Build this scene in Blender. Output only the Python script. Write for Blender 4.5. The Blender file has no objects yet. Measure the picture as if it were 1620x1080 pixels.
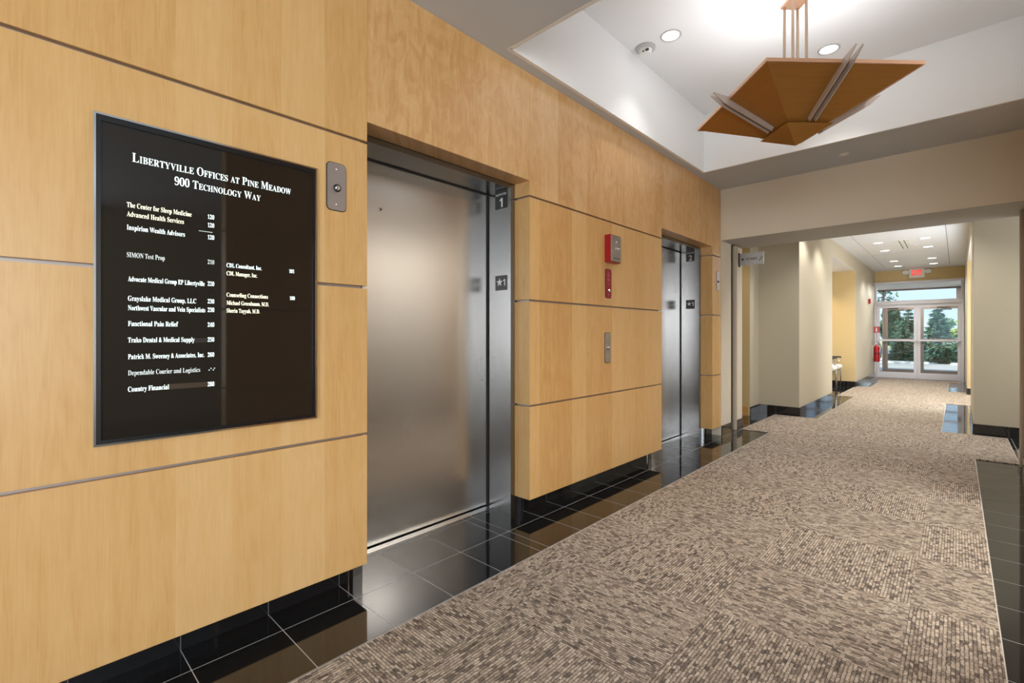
import bpy, bmesh, math, random
from mathutils import Vector, Matrix
random.seed(7)
SC = bpy.context.scene
COL = SC.collection
PI = math.pi

# ------------------------------------------------------------------ camera
CAM_H = 1.165
YAW = math.radians(43.178)
cam_data = bpy.data.cameras.new('camera')
cam = bpy.data.objects.new('camera', cam_data)
COL.objects.link(cam)
cam.location = (0, 0, CAM_H)
cam.rotation_euler = (PI / 2, 0, YAW)
cam_data.sensor_width = 36
cam_data.lens = 750.68 * 36 / 1620
cam_data.shift_y = -11 / 1620
cam_data.clip_start = 0.05
cam_data.clip_end = 500
SC.camera = cam

# ------------------------------------------------------------------ exposure
SC.view_settings.view_transform = 'Standard'
SC.view_settings.look = 'None'
SC.view_settings.gamma = 1
SC.view_settings.use_curve_mapping = False
SC.view_settings.exposure = 0.55
SC.cycles.use_denoising = True
SC.cycles.max_bounces = 8
SC.cycles.diffuse_bounces = 4
SC.cycles.glossy_bounces = 4
SC.cycles.transparent_max_bounces = 16
SC.cycles.sample_clamp_indirect = 4
SC.cycles.caustics_reflective = False
SC.cycles.caustics_refractive = False

# ------------------------------------------------------------------ sky
world = bpy.data.worlds.new('sky')
SC.world = world
world.use_nodes = True
wn = world.node_tree
wn.nodes.clear()
w_out = wn.nodes.new('ShaderNodeOutputWorld')
w_bg = wn.nodes.new('ShaderNodeBackground')
w_tc = wn.nodes.new('ShaderNodeTexCoord')
w_sep = wn.nodes.new('ShaderNodeSeparateXYZ')
w_ramp = wn.nodes.new('ShaderNodeValToRGB')
w_noise = wn.nodes.new('ShaderNodeTexNoise')
w_map = wn.nodes.new('ShaderNodeMapping')
w_cr = wn.nodes.new('ShaderNodeValToRGB')
w_mix = wn.nodes.new('ShaderNodeMixRGB')
w_map.inputs['Scale'].default_value = (2.0, 2.0, 9.0)
w_noise.inputs['Scale'].default_value = 3.0
w_noise.inputs['Detail'].default_value = 6
w_ramp.color_ramp.elements[0].color = (0.62, 0.78, 0.97, 1)
w_ramp.color_ramp.elements[1].position = 0.6
w_ramp.color_ramp.elements[1].color = (0.20, 0.42, 0.86, 1)
w_cr.color_ramp.elements[0].position = 0.48
w_cr.color_ramp.elements[0].color = (0, 0, 0, 1)
w_cr.color_ramp.elements[1].position = 0.72
w_cr.color_ramp.elements[1].color = (0.75, 0.75, 0.75, 1)
w_mix.inputs['Color2'].default_value = (0.95, 0.97, 1.0, 1)
w_bg.inputs['Strength'].default_value = 1.0
L = wn.links.new
L(w_tc.outputs['Generated'], w_sep.inputs[0])
L(w_sep.outputs['Z'], w_ramp.inputs['Fac'])
L(w_tc.outputs['Generated'], w_map.inputs['Vector'])
L(w_map.outputs[0], w_noise.inputs['Vector'])
L(w_noise.outputs['Fac'], w_cr.inputs['Fac'])
L(w_cr.outputs['Color'], w_mix.inputs['Fac'])
L(w_ramp.outputs['Color'], w_mix.inputs['Color1'])
L(w_mix.outputs['Color'], w_bg.inputs['Color'])
L(w_bg.outputs[0], w_out.inputs['Surface'])


def add_light(name, kind, loc, energy, color=(1, 1, 1), size=0.2, size_y=None, direction=(0, 0, -1), spot=None, blend=0.5, spread=None):
    ld = bpy.data.lights.new(name, kind)
    ld.energy = energy
    ld.color = color
    if kind == 'AREA':
        ld.size = size
        if size_y:
            ld.shape = 'RECTANGLE'
            ld.size_y = size_y
        else:
            ld.shape = 'DISK'
        if spread:
            ld.spread = spread
    elif kind == 'SUN':
        ld.angle = size
    else:
        ld.shadow_soft_size = size
    if spot:
        ld.spot_size = spot
        ld.spot_blend = blend
    o = bpy.data.objects.new(name, ld)
    o.location = loc
    o.rotation_euler = Vector(direction).to_track_quat('-Z', 'Y').to_euler()
    COL.objects.link(o)
    return o


# ------------------------------------------------------------------ sun and added fill lights
add_light('sun', 'SUN', (0, 0, 20), 3.2, (1.0, 0.95, 0.86), size=0.01, direction=(0.55, 0.62, -0.75))
# fill lights added out of view, behind and to the right of the camera
add_light('rear_fill_light', 'AREA', (1.75, -4.3, 1.55), 130, (0.93, 0.97, 1.0), size=2.5, size_y=2.3, direction=(-0.30, 1, 0.06))
add_light('side_fill_light', 'AREA', (3.7, -0.9, 1.5), 80, (0.95, 0.98, 1.0), size=2.5, size_y=2.2, direction=(-1, 0.25, 0.06))


# unseen fill lights added in the alcove and side passage right of the corridor
add_light('alcove_ceiling_fill', 'AREA', (0.85, 11.1, 2.56), 95, (0.88, 0.94, 1.0), size=0.7, size_y=2.6, direction=(-0.45, 0, -1))
add_light('alcove_side_fill', 'AREA', (0.80, 9.60, 1.35), 60, (0.88, 0.94, 1.0), size=0.8, size_y=1.9, direction=(-0.5, 0.85, 0.22))
add_light('side_passage_fill', 'AREA', (1.65, 7.05, 1.4), 15, (0.90, 0.95, 1.0), size=1.2, size_y=2.0, direction=(-1, 0, 0.05))


# ------------------------------------------------------------------ node helper
class NT:
    def __init__(self, name):
        self.m = bpy.data.materials.new(name)
        self.m.use_nodes = True
        self.t = self.m.node_tree
        self.b = self.t.nodes['Principled BSDF']
        self.out = self.t.nodes['Material Output']

    def n(self, typ, **kw):
        nd = self.t.nodes.new(typ)
        for k, v in kw.items():
            setattr(nd, k, v)
        return nd

    def l(self, a, b):
        self.t.links.new(a, b)

    def val(self, sock, v):
        if isinstance(v, (int, float)):
            sock.default_value = v
        elif isinstance(v, tuple):
            sock.default_value = v if len(v) == len(sock.default_value) else v + (1,)
        else:
            self.l(v, sock)

    def math(self, op, a, b=0.0, c=0.0, clamp=False):
        nd = self.n('ShaderNodeMath', operation=op)
        nd.use_clamp = clamp
        self.val(nd.inputs[0], a)
        self.val(nd.inputs[1], b)
        self.val(nd.inputs[2], c)
        return nd.outputs[0]

    def pos(self):
        nd = self.n('ShaderNodeTexCoord')
        return nd.outputs['Object']

    def xyz(self, v):
        nd = self.n('ShaderNodeSeparateXYZ')
        self.l(v, nd.inputs[0])
        return nd.outputs

    def comb(self, x, y, z):
        nd = self.n('ShaderNodeCombineXYZ')
        for i, v in enumerate((x, y, z)):
            self.val(nd.inputs[i], v)
        return nd.outputs[0]

    def noise(self, vec, scale=5, detail=3, rough=0.5, dist=0.0, dim='3D'):
        nd = self.n('ShaderNodeTexNoise', noise_dimensions=dim)
        self.l(vec, nd.inputs['Vector'])
        nd.inputs['Scale'].default_value = scale
        nd.inputs['Detail'].default_value = detail
        nd.inputs['Roughness'].default_value = rough
        nd.inputs['Distortion'].default_value = dist
        return nd.outputs['Fac']

    def white(self, vec):
        nd = self.n('ShaderNodeTexWhiteNoise', noise_dimensions='3D')
        self.l(vec, nd.inputs['Vector'])
        return nd.outputs['Value']

    def ramp(self, fac, stops, interp='LINEAR'):
        nd = self.n('ShaderNodeValToRGB')
        cr = nd.color_ramp
        cr.interpolation = interp
        while len(cr.elements) < len(stops):
            cr.elements.new(0.5)
        for e, (p, c) in zip(cr.elements, stops):
            e.position = p
            e.color = tuple(c) + (1,) if len(c) == 3 else c
        self.l(fac, nd.inputs['Fac'])
        return nd.outputs['Color']

    def mix(self, fac, a, b, mode='MIX'):
        nd = self.n('ShaderNodeMixRGB', blend_type=mode)
        self.val(nd.inputs['Fac'], fac)
        self.val(nd.inputs['Color1'], a)
        self.val(nd.inputs['Color2'], b)
        return nd.outputs['Color']

    def set(self, **kw):
        names = dict(color='Base Color', rough='Roughness', metal='Metallic', spec='Specular IOR Level', ior='IOR',
                     coat='Coat Weight', coat_rough='Coat Roughness', emis='Emission Color', emis_s='Emission Strength',
                     aniso='Anisotropic', alpha='Alpha', trans='Transmission Weight')
        for k, v in kw.items():
            self.val(self.b.inputs[names[k]], v)
        return self

    def bump(self, h, strength=0.3, dist=0.002):
        nd = self.n('ShaderNodeBump')
        nd.inputs['Strength'].default_value = strength
        nd.inputs['Distance'].default_value = dist
        self.l(h, nd.inputs['Height'])
        self.l(nd.outputs[0], self.b.inputs['Normal'])
        return self


def simple(name, color, rough=0.5, metal=0.0, **kw):
    return NT(name).set(color=color, rough=rough, metal=metal, **kw).m


def lin(r, g, b):
    f = lambda c: (c / 255) / 12.92 if c <= 10 else (((c / 255) + 0.055) / 1.055) ** 2.4
    return (f(r), f(g), f(b))


# ------------------------------------------------------------------ materials
def wood_material(name, tint=(1, 1, 1), seed=0.0, leafv=0.22, figure=0.2):
    t = NT(name)
    p = t.pos()
    x, y, z = t.xyz(p)
    # horizontal coordinate along whichever wall face (faces run along Y, returns along X)
    u = t.math('ADD', y, t.math('MULTIPLY', x, 0.83))
    u = t.math('ADD', u, seed)
    leaf = t.math('FLOOR', t.math('DIVIDE', u, 0.178))
    lr = t.white(t.comb(leaf, seed + 2.3, 4.0))
    # cathedral figure
    uu = t.math('ADD', t.math('MULTIPLY', u, 6.0), t.math('MULTIPLY', lr, 9.0))
    fig = t.noise(t.comb(uu, t.math('MULTIPLY', z, 0.85), lr), scale=1.3, detail=4, rough=0.55, dist=0.9)
    rings = t.math('FRACT', t.math('MULTIPLY', fig, 6.0))
    rings = t.math('ABSOLUTE', t.math('SUBTRACT', rings, 0.5))
    grain = t.noise(t.comb(t.math('MULTIPLY', u, 190.0), t.math('MULTIPLY', z, 7.0), seed), scale=1.0, detail=4, rough=0.6)
    grain2 = t.noise(t.comb(t.math('MULTIPLY', u, 34.0), t.math('MULTIPLY', z, 1.6), 3.1), scale=1.0, detail=3, rough=0.6)
    f = t.math('ADD', t.math('MULTIPLY', rings, 0.16), t.math('MULTIPLY', grain, 0.40))
    f = t.math('ADD', f, t.math('MULTIPLY', grain2, 0.36))
    f = t.math('ADD', f, t.math('MULTIPLY', t.math('SUBTRACT', lr, 0.5), leafv))
    # soft curly figure and a slow drift of tone between boards
    curl = t.noise(t.comb(t.math('MULTIPLY', u, 11.0), t.math('MULTIPLY', z, 5.0), seed + 1.0), scale=1.0, detail=3, rough=0.6, dist=1.6)
    f = t.math('ADD', f, t.math('MULTIPLY', t.math('SUBTRACT', curl, 0.5), figure))
    row = t.white(t.comb(t.math('FLOOR', t.math('DIVIDE', t.math('ADD', z, -0.04), 0.668)), seed, 2.0))
    f = t.math('ADD', f, t.math('MULTIPLY', t.math('SUBTRACT', row, 0.5), 0.12))
    a = tuple(c * k for c, k in zip(lin(203, 153, 92), tint))
    b = tuple(c * k for c, k in zip(lin(216, 172, 112), tint))
    c_ = tuple(c * k for c, k in zip(lin(226, 187, 132), tint))
    col = t.ramp(f, [(0.15, a), (0.42, b), (0.75, c_)])
    # small dark pin knots and mineral streaks
    vor = t.n('ShaderNodeTexVoronoi', feature='F1')
    t.l(t.comb(t.math('MULTIPLY', u, 3.4), t.math('MULTIPLY', z, 1.9), seed), vor.inputs['Vector'])
    vor.inputs['Scale'].default_value = 1.0
    kn = t.math('SUBTRACT', 1.0, t.math('MULTIPLY', vor.outputs['Distance'], 45.0), clamp=True)
    streak = t.noise(t.comb(t.math('MULTIPLY', u, 90.0), t.math('MULTIPLY', z, 4.2), 9.7), scale=1.0, detail=1)
    st = t.math('MULTIPLY', t.math('SUBTRACT', streak, 0.78, clamp=True), 4.0, clamp=True)
    kn = t.math('MAXIMUM', t.math('MULTIPLY', kn, 0.7), st)
    col = t.mix(kn, col, tuple(c * k for c, k in zip(lin(120, 72, 36), tint)))
    t.set(color=col, rough=0.36, spec=0.35, coat=0.25, coat_rough=0.22)
    t.bump(grain, 0.06, 0.0006)
    return t.m


M = {}
M['wood_a'] = wood_material('maple_veneer', seed=0.0)
M['wood_b'] = wood_material('maple_veneer_header', tint=(1.0, 1.0, 1.10), seed=3.7, leafv=0.26, figure=0.85)
M['wood_c'] = wood_material('maple_veneer_pier', tint=(1.0, 1.0, 1.0), seed=7.1, leafv=0.36, figure=0.3)
M['wood_base'] = wood_material('maple_base_trim', tint=(0.9, 0.82, 0.66), seed=1.3)


def granite(name, base=0.010):
    t = NT(name)
    p = t.pos()
    v = t.n('ShaderNodeTexVoronoi', feature='F1')
    t.l(p, v.inputs['Vector'])
    v.inputs['Scale'].default_value = 420
    sp = t.math('LESS_THAN', v.outputs['Distance'], 0.26)
    rnd = t.n('ShaderNodeSeparateColor')
    t.l(v.outputs['Color'], rnd.inputs[0])
    keep = t.math('GREATER_THAN', rnd.outputs[0], 0.80)
    sp = t.math('MULTIPLY', sp, keep)
    ns = t.noise(p, scale=60, detail=4)
    col = t.mix(ns, (base * 0.7, base * 0.7, base * 0.75), (base * 1.6, base * 1.6, base * 1.7))
    col = t.mix(sp, col, (0.07, 0.07, 0.075))
    t.set(color=col, rough=0.045, ior=1.62)
    return t.m


M['granite'] = granite('polished_black_granite')
M['grout'] = simple('pale_grout', (0.58, 0.58, 0.57), 0.8)
M['grout_dark'] = simple('grey_grout', (0.16, 0.16, 0.16), 0.8)


def carpet_material():
    t = NT('loop_pile_carpet')
    x, y, z = t.xyz(t.pos())
    S = 0.61
    cx = t.math('DIVIDE', t.math('ADD', x, 0.757), S)
    cy = t.math('DIVIDE', t.math('SUBTRACT', y, 2.04), S)
    ix = t.math('FLOOR', cx)
    iy = t.math('FLOOR', cy)
    par = t.math('FLOORED_MODULO', t.math('ADD', ix, iy), 2.0)
    inv = t.math('SUBTRACT', 1.0, par)
    # par 1: ribs run along Y; par 0: ribs run along X
    u = t.math('ADD', t.math('MULTIPLY', x, par), t.math('MULTIPLY', y, inv))
    v = t.math('ADD', t.math('MULTIPLY', y, par), t.math('MULTIPLY', x, inv))
    W, BL = 0.0118, 0.023
    u = t.math('ADD', u, t.math('MULTIPLY', t.noise(t.comb(x, y, 2.0), scale=55, detail=2), 0.009))
    ru = t.math('DIVIDE', u, W)
    iu = t.math('FLOOR', ru)
    off = t.white(t.comb(iu, ix, iy))
    rv = t.math('ADD', t.math('DIVIDE', v, BL), t.math('MULTIPLY', off, 5.0))
    rv = t.math('ADD', rv, t.math('MULTIPLY', t.noise(t.comb(u, v, 1.0), scale=40, detail=1), 2.2))
    iv = t.math('FLOOR', rv)
    rnd = t.white(t.comb(iu, iv, t.math('ADD', ix, t.math('MULTIPLY', iy, 3.0))))
    cluster = t.noise(t.comb(t.math('MULTIPLY', u, 75.0), t.math('MULTIPLY', v, 22.0), par), scale=1.0, detail=3, rough=0.7)
    cluster2 = t.noise(t.comb(t.math('MULTIPLY', u, 75.0), t.math('MULTIPLY', v, 20.0), 7.0), scale=1.0, detail=2, rough=0.7)
    tone = t.math('ADD', t.math('MULTIPLY', rnd, 0.56), t.math('MULTIPLY', cluster, 0.52))
    col = t.ramp(tone, [(0.20, lin(92, 84, 79)), (0.34, lin(138, 127, 117)), (0.46, lin(174, 159, 143)), (0.68, lin(198, 183, 166)), (0.90, lin(220, 207, 190))])
    big = t.noise(t.comb(x, y, 0.0), scale=2.2, detail=3)
    col = t.mix(t.math('MULTIPLY', t.math('SUBTRACT', big, 0.35, clamp=True), 0.35), col, lin(120, 104, 92))
    fu = t.math('ABSOLUTE', t.math('SUBTRACT', t.math('FRACT', ru), 0.5))
    fv = t.math('ABSOLUTE', t.math('SUBTRACT', t.math('FRACT', rv), 0.5))
    gap = t.math('MAXIMUM', t.math('MULTIPLY', t.math('SUBTRACT', fu, 0.26, clamp=True), 4.5), t.math('MULTIPLY', t.math('SUBTRACT', fv, 0.36, clamp=True), 5.5))
    gd = t.math('MULTIPLY', gap, t.math('ADD', 0.35, t.math('MULTIPLY', cluster2, 0.9)), clamp=True)
    col = t.mix(gd, col, lin(58, 50, 46))  # shade between the loops is put into the pile colour
    # seams between carpet squares
    t.set(color=col, rough=0.95, spec=0.1)
    h = t.math('SUBTRACT', 1.0, gap)
    t.bump(h, 0.10, 0.001)
    return t.m


M['carpet'] = carpet_material()


def plaster(name, c, rough=0.75, var=0.03):
    t = NT(name)
    n = t.noise(t.pos(), scale=1.4, detail=3)
    col = t.mix(n, tuple(k * (1 - var) for k in c), tuple(k * (1 + var) for k in c))
    fine = t.noise(t.pos(), scale=260, detail=2)
    t.set(color=col, rough=rough, spec=0.25)
    t.bump(fine, 0.08, 0.0006)
    return t.m


def vinyl(name, c):
    # woven vinyl wall covering with faint horizontal threads
    t = NT(name)
    x, y, z = t.xyz(t.pos())
    thr = t.noise(t.comb(t.math('MULTIPLY', t.math('ADD', x, y), 18.0), z, t.math('MULTIPLY', z, 240.0)), scale=1.0, detail=3)
    col = t.mix(thr, tuple(k * 0.93 for k in c), tuple(k * 1.05 for k in c))
    t.set(color=col, rough=0.55, spec=0.35)
    return t.m


M['beige'] = vinyl('beige_wall_covering', lin(194, 185, 164))
M['yellow'] = vinyl('straw_wall_covering', lin(206, 182, 134))
M['beige_paint'] = plaster('beige_portal_paint', lin(222, 212, 194))
M['white'] = plaster('white_ceiling_paint', lin(234, 237, 242))
M['white_matt'] = plaster('white_tray_paint', lin(240, 240, 240))
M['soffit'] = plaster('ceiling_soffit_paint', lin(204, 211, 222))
M['grey_wall'] = plaster('grey_lobby_paint', lin(178, 174, 168))


def brushed(name, base=(0.42, 0.41, 0.40), rough=0.30, axis='z'):
    t = NT(name)
    x, y, z = t.xyz(t.pos())
    h = t.math('ADD', x, y)
    if axis == 'z':   # strokes run vertically
        v = t.comb(t.math('MULTIPLY', h, 700.0), t.math('MULTIPLY', z, 5.0), 0.0)
    else:
        v = t.comb(t.math('MULTIPLY', h, 5.0), t.math('MULTIPLY', z, 700.0), 0.0)
    n = t.noise(v, scale=1.0, detail=3)
    big = t.noise(t.comb(t.math('MULTIPLY', h, 3.0), t.math('MULTIPLY', z, 1.2), 2.0), scale=1.0, detail=2)
    col = t.mix(n, tuple(k * 0.93 for k in base), tuple(k * 1.07 for k in base))
    t.set(color=col, metal=1.0)
    t.val(t.b.inputs['Roughness'], t.math('ADD', rough - 0.04, t.math('MULTIPLY', big, 0.08)))
    t.bump(n, 0.02, 0.0003)
    return t.m


M['steel'] = brushed('brushed_stainless_steel', (0.60, 0.585, 0.565), 0.26)
M['steel_jamb'] = brushed('brushed_steel_jamb', (0.27, 0.268, 0.268), 0.24)
M['plate'] = brushed('satin_plate_metal', (0.52, 0.50, 0.50), 0.42)
M['chrome'] = simple('polished_chrome', (0.75, 0.75, 0.76), 0.14, 1.0)
M['channel'] = simple('aluminium_channel', (0.42, 0.37, 0.34), 0.45, 0.6)
M['black'] = simple('black_plastic', (0.012, 0.012, 0.013), 0.4)
M['dark_gap'] = simple('dark_shadow_gap', (0.015, 0.012, 0.010), 0.7)
M['red'] = simple('red_enamel', lin(165, 18, 30), 0.35)
M['dark_red'] = simple('dark_red_plate', lin(150, 30, 48), 0.4)
M['white_plastic'] = simple('white_plastic', lin(235, 235, 230), 0.4)
M['trim_grey'] = simple('light_grey_trim', lin(192, 192, 192), 0.4)
M['white_ink'] = simple('white_lettering', lin(235, 235, 232), 0.5)
M['black_ink'] = simple('black_lettering', (0.02, 0.02, 0.02), 0.5)
M['grey_ink'] = simple('grey_lettering', lin(110, 100, 98), 0.5)
M['sign_face'] = brushed('satin_sign_face', (0.62, 0.63, 0.65), 0.38, axis='h')
M['aluminium'] = simple('anodised_aluminium', lin(222, 221, 228), 0.38, 0.25)
M['bronze'] = simple('bronze_aluminium', lin(128, 112, 104), 0.45, 0.25)
M['guide'] = simple('painted_shutter_guide', lin(186, 172, 152), 0.5)
M['slot'] = simple('shaded_shutter_slot', lin(62, 50, 40), 0.7)  # shade inside the slot is put into the lining colour
M['header_metal'] = simple('grey_painted_header', lin(176, 173, 168), 0.5)

t = NT('directory_glass')
t.set(color=lin(38, 33, 28), rough=0.03, spec=0.5)
M['board'] = t.m
t = NT('lit_white_lettering')
t.set(color=(0.9, 0.95, 0.95), emis=(0.80, 1.0, 0.98, 1), emis_s=1.15, rough=0.6)
M['glow_white'] = t.m
t = NT('lit_yellow_lettering')
t.set(color=(0.9, 0.9, 0.7), emis=(1.0, 0.97, 0.66, 1), emis_s=1.0, rough=0.6)
M['glow_yellow'] = t.m
M['glow_dim'] = NT('dim_lettering').set(color=(0.7, 0.75, 0.72), emis=(0.75, 0.85, 0.82, 1), emis_s=0.5, rough=0.6).m
M['tape'] = simple('brown_tape', lin(60, 44, 22), 0.5)

t = NT('copper_mesh')
x, y, z = t.xyz(t.pos())
n1 = t.noise(t.comb(t.math('MULTIPLY', x, 3.0), t.math('MULTIPLY', y, 3.0), t.math('MULTIPLY', z, 160.0)), scale=1.0, detail=3)
n2 = t.noise(t.pos(), scale=3.0, detail=3)
col = t.mix(n1, lin(152, 106, 46), lin(178, 126, 58))
col = t.mix(t.math('MULTIPLY', n2, 0.4), col, lin(140, 98, 50))
t.set(color=col, rough=0.42, metal=0.35, spec=0.4)
M['copper'] = t.m
M['copper_edge'] = simple('copper_rim_metal', lin(214, 170, 140), 0.32, 0.75)
M['fin'] = simple('pewter_fin_metal', lin(190, 176, 168), 0.35, 0.25)
M['rod'] = simple('bronze_rod_metal', lin(184, 160, 140), 0.3, 0.75)

M['lamp'] = NT('lit_downlight_lens').set(color=(1, 1, 1), emis=(1.0, 0.99, 0.96, 1), emis_s=3.5).m
M['lamp_soft'] = NT('lit_frosted_lens').set(color=(1, 1, 1), emis=(1.0, 0.98, 0.94, 1), emis_s=2.0).m
M['exit_red'] = NT('lit_red_letters').set(color=lin(220, 40, 40), emis=lin(235, 50, 50) + (1,), emis_s=0.9).m
M['tube'] = simple('silver_chair_tube', lin(170, 165, 160), 0.25, 0.9)
M['seat'] = simple('white_seat_fabric', lin(232, 228, 222), 0.8)
M['seat_side'] = simple('grey_seat_fabric', lin(120, 114, 112), 0.85)
M['rubber'] = simple('black_rubber', (0.02, 0.018, 0.017), 0.5)


def glass_material(name, tint=(0.96, 0.98, 0.97)):
    m = bpy.data.materials.new(name)
    m.use_nodes = True
    nt = m.node_tree
    nt.nodes.clear()
    o = nt.nodes.new('ShaderNodeOutputMaterial')
    tr = nt.nodes.new('ShaderNodeBsdfTransparent')
    tr.inputs[0].default_value = tint + (1,)
    gl = nt.nodes.new('ShaderNodeBsdfGlossy')
    gl.inputs['Roughness'].default_value = 0.0
    fr = nt.nodes.new('ShaderNodeFresnel')
    fr.inputs['IOR'].default_value = 1.45
    mx = nt.nodes.new('ShaderNodeMixShader')
    nt.links.new(fr.outputs[0], mx.inputs[0])
    nt.links.new(tr.outputs[0], mx.inputs[1])
    nt.links.new(gl.outputs[0], mx.inputs[2])
    nt.links.new(mx.outputs[0], o.inputs[0])
    return m


M['glass'] = glass_material('clear_door_glass')


def leaf_material(name, a, b, c):
    t = NT(name)
    n = t.noise(t.pos(), scale=2.2, detail=5, rough=0.7)
    w = t.noise(t.pos(), scale=14.0, detail=2)
    f = t.math('ADD', t.math('MULTIPLY', n, 0.55), t.math('MULTIPLY', w, 0.45))
    t.set(color=t.ramp(f, [(0.32, a), (0.5, b), (0.7, c)]), rough=0.65, spec=0.3)
    return t.m


M['leaf_dark'] = leaf_material('dark_green_leaves', lin(30, 62, 44), lin(52, 96, 66), lin(92, 136, 92))
M['leaf_spruce'] = leaf_material('blue_green_needles', lin(58, 96, 84), lin(104, 146, 124), lin(168, 198, 176))
M['leaf_spruce2'] = leaf_material('green_needles', lin(40, 78, 58), lin(84, 124, 92), lin(140, 172, 130))
M['leaf_yellow'] = leaf_material('yellow_green_leaves', lin(140, 168, 60), lin(196, 212, 92), lin(226, 230, 130))
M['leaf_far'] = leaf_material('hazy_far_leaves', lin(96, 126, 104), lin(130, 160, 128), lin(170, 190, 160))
M['bark'] = simple('grey_brown_bark', lin(96, 78, 66), 0.9)


def ground_material(name, c, var=0.12, scale=6.0):
    t = NT(name)
    n = t.noise(t.pos(), scale=scale, detail=6, rough=0.65)
    t.set(color=t.mix(n, tuple(k * (1 - var) for k in c), tuple(min(1, k * (1 + var)) for k in c)), rough=0.9, spec=0.1)
    return t.m


M['concrete'] = ground_material('pale_concrete', lin(206, 200, 188))
M['asphalt'] = ground_material('grey_asphalt', lin(150, 156, 168))
M['lawn'] = ground_material('mown_lawn', lin(196, 196, 150), 0.25, 9)
M['kerb'] = ground_material('white_kerb', lin(236, 234, 228))
M['mat'] = ground_material('grey_entry_mat', lin(120, 124, 136), 0.1, 40)


# ------------------------------------------------------------------ geometry helpers
def finish(name, bm, mat=None, parent=None, smooth=False):
    me = bpy.data.meshes.new(name)
    bm.normal_update()
    bm.to_mesh(me)
    bm.free()
    mats = mat if isinstance(mat, (list, tuple)) else [mat]
    for m_ in mats:
        if m_:
            me.materials.append(m_)
    if smooth:
        for p in me.polygons:
            p.use_smooth = True
    o = bpy.data.objects.new(name, me)
    COL.objects.link(o)
    if parent:
        o.parent = parent
    return o


def bx(bm, x0, x1, y0, y1, z0, z1, mi=0):
    vs = [bm.verts.new(p) for p in ((x0, y0, z0), (x1, y0, z0), (x1, y1, z0), (x0, y1, z0), (x0, y0, z1), (x1, y0, z1), (x1, y1, z1), (x0, y1, z1))]
    for f in ((0, 3, 2, 1), (4, 5, 6, 7), (0, 1, 5, 4), (1, 2, 6, 5), (2, 3, 7, 6), (3, 0, 4, 7)):
        fc = bm.faces.new([vs[i] for i in f])
        fc.material_index = mi
    return vs


def box(name, x0, x1, y0, y1, z0, z1, mat, parent=None, bevel=0.0):
    bm = bmesh.new()
    bx(bm, x0, x1, y0, y1, z0, z1)
    if bevel:
        bmesh.ops.bevel(bm, geom=bm.edges[:], offset=bevel, segments=2, affect='EDGES')
    return finish(name, bm, mat, parent)


def prism(bm, pts, axis, a, b):
    """extrude a polygon (list of 2-D points) along an axis between a and b"""
    def mk(p, w):
        if axis == 'x':
            return (w, p[0], p[1])
        if axis == 'y':
            return (p[0], w, p[1])
        return (p[0], p[1], w)
    A = [bm.verts.new(mk(p, a)) for p in pts]
    B = [bm.verts.new(mk(p, b)) for p in pts]
    n = len(pts)
    bm.faces.new(A[::-1])
    bm.faces.new(B)
    for i in range(n):
        bm.faces.new((A[i], A[(i + 1) % n], B[(i + 1) % n], B[i]))


def rounded(cy, cz, w, h, r, seg=6):
    pts = []
    for sx, sz, a0 in ((1, 1, 0), (-1, 1, 90), (-1, -1, 180), (1, -1, 270)):
        for k in range(seg + 1):
            a = math.radians(a0 + 90 * k / seg)
            pts.append((cy + sx * (w / 2 - r) + r * math.cos(a), cz + sz * (h / 2 - r) + r * math.sin(a)))
    return pts


def tube(bm, pts, r, seg=10, closed=False, r_end=None):
    rings = []
    n = len(pts)
    for i, p in enumerate(pts):
        p = Vector(p)
        a = Vector(pts[max(i - 1, 0)])
        b = Vector(pts[min(i + 1, n - 1)])
        d = (b - a).normalized()
        up = Vector((0, 0, 1)) if abs(d.z) < 0.9 else Vector((1, 0, 0))
        s = d.cross(up).normalized()
        t_ = s.cross(d).normalized()
        rr = r if r_end is None else r + (r_end - r) * i / max(n - 1, 1)
        rings.append([bm.verts.new(p + s * math.cos(2 * PI * k / seg) * rr + t_ * math.sin(2 * PI * k / seg) * rr) for k in range(seg)])
    for i in range(n - 1):
        for k in range(seg):
            bm.faces.new((rings[i][k], rings[i][(k + 1) % seg], rings[i + 1][(k + 1) % seg], rings[i + 1][k]))
    bm.faces.new(rings[0][::-1])
    bm.faces.new(rings[-1])


def lathe(bm, profile, centre, axis='z', seg=24):
    """profile: list of (radius, height) swept around an axis through centre"""
    c = Vector(centre)
    rings = []
    for r, h in profile:
        ring = []
        for k in range(seg):
            a = 2 * PI * k / seg
            if axis == 'z':
                v = Vector((r * math.cos(a), r * math.sin(a), h))
            elif axis == 'x':
                v = Vector((h, r * math.cos(a), r * math.sin(a)))
            else:
                v = Vector((r * math.cos(a), h, r * math.sin(a)))
            ring.append(bm.verts.new(c + v))
        rings.append(ring)
    for i in range(len(rings) - 1):
        for k in range(seg):
            bm.faces.new((rings[i][k], rings[i][(k + 1) % seg], rings[i + 1][(k + 1) % seg], rings[i + 1][k]))
    bm.faces.new(rings[0][::-1])
    bm.faces.new(rings[-1])
    bmesh.ops.recalc_face_normals(bm, faces=bm.faces[:])


def empty(name, loc=(0, 0, 0)):
    o = bpy.data.objects.new(name, None)
    o.empty_display_size = 0.1
    o.location = loc
    COL.objects.link(o)
    return o


def thing(name, label, cat, loc=(0, 0, 0), group=None):
    o = empty(name, loc)
    return tag(o, label, cat, group)


def tag(o, label, cat, group=None, kind=None):
    o['label'] = label
    o['category'] = cat
    if group:
        o['group'] = group
    if kind:
        o['kind'] = kind
    return o


def struct(o):
    o['kind'] = 'structure'
    return o


def hang(o, parent):
    """parent a mesh authored in world coordinates to an empty standing at its own location"""
    o.parent = parent
    o.matrix_parent_inverse = Matrix.Translation(parent.location).inverted()
    return o


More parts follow.
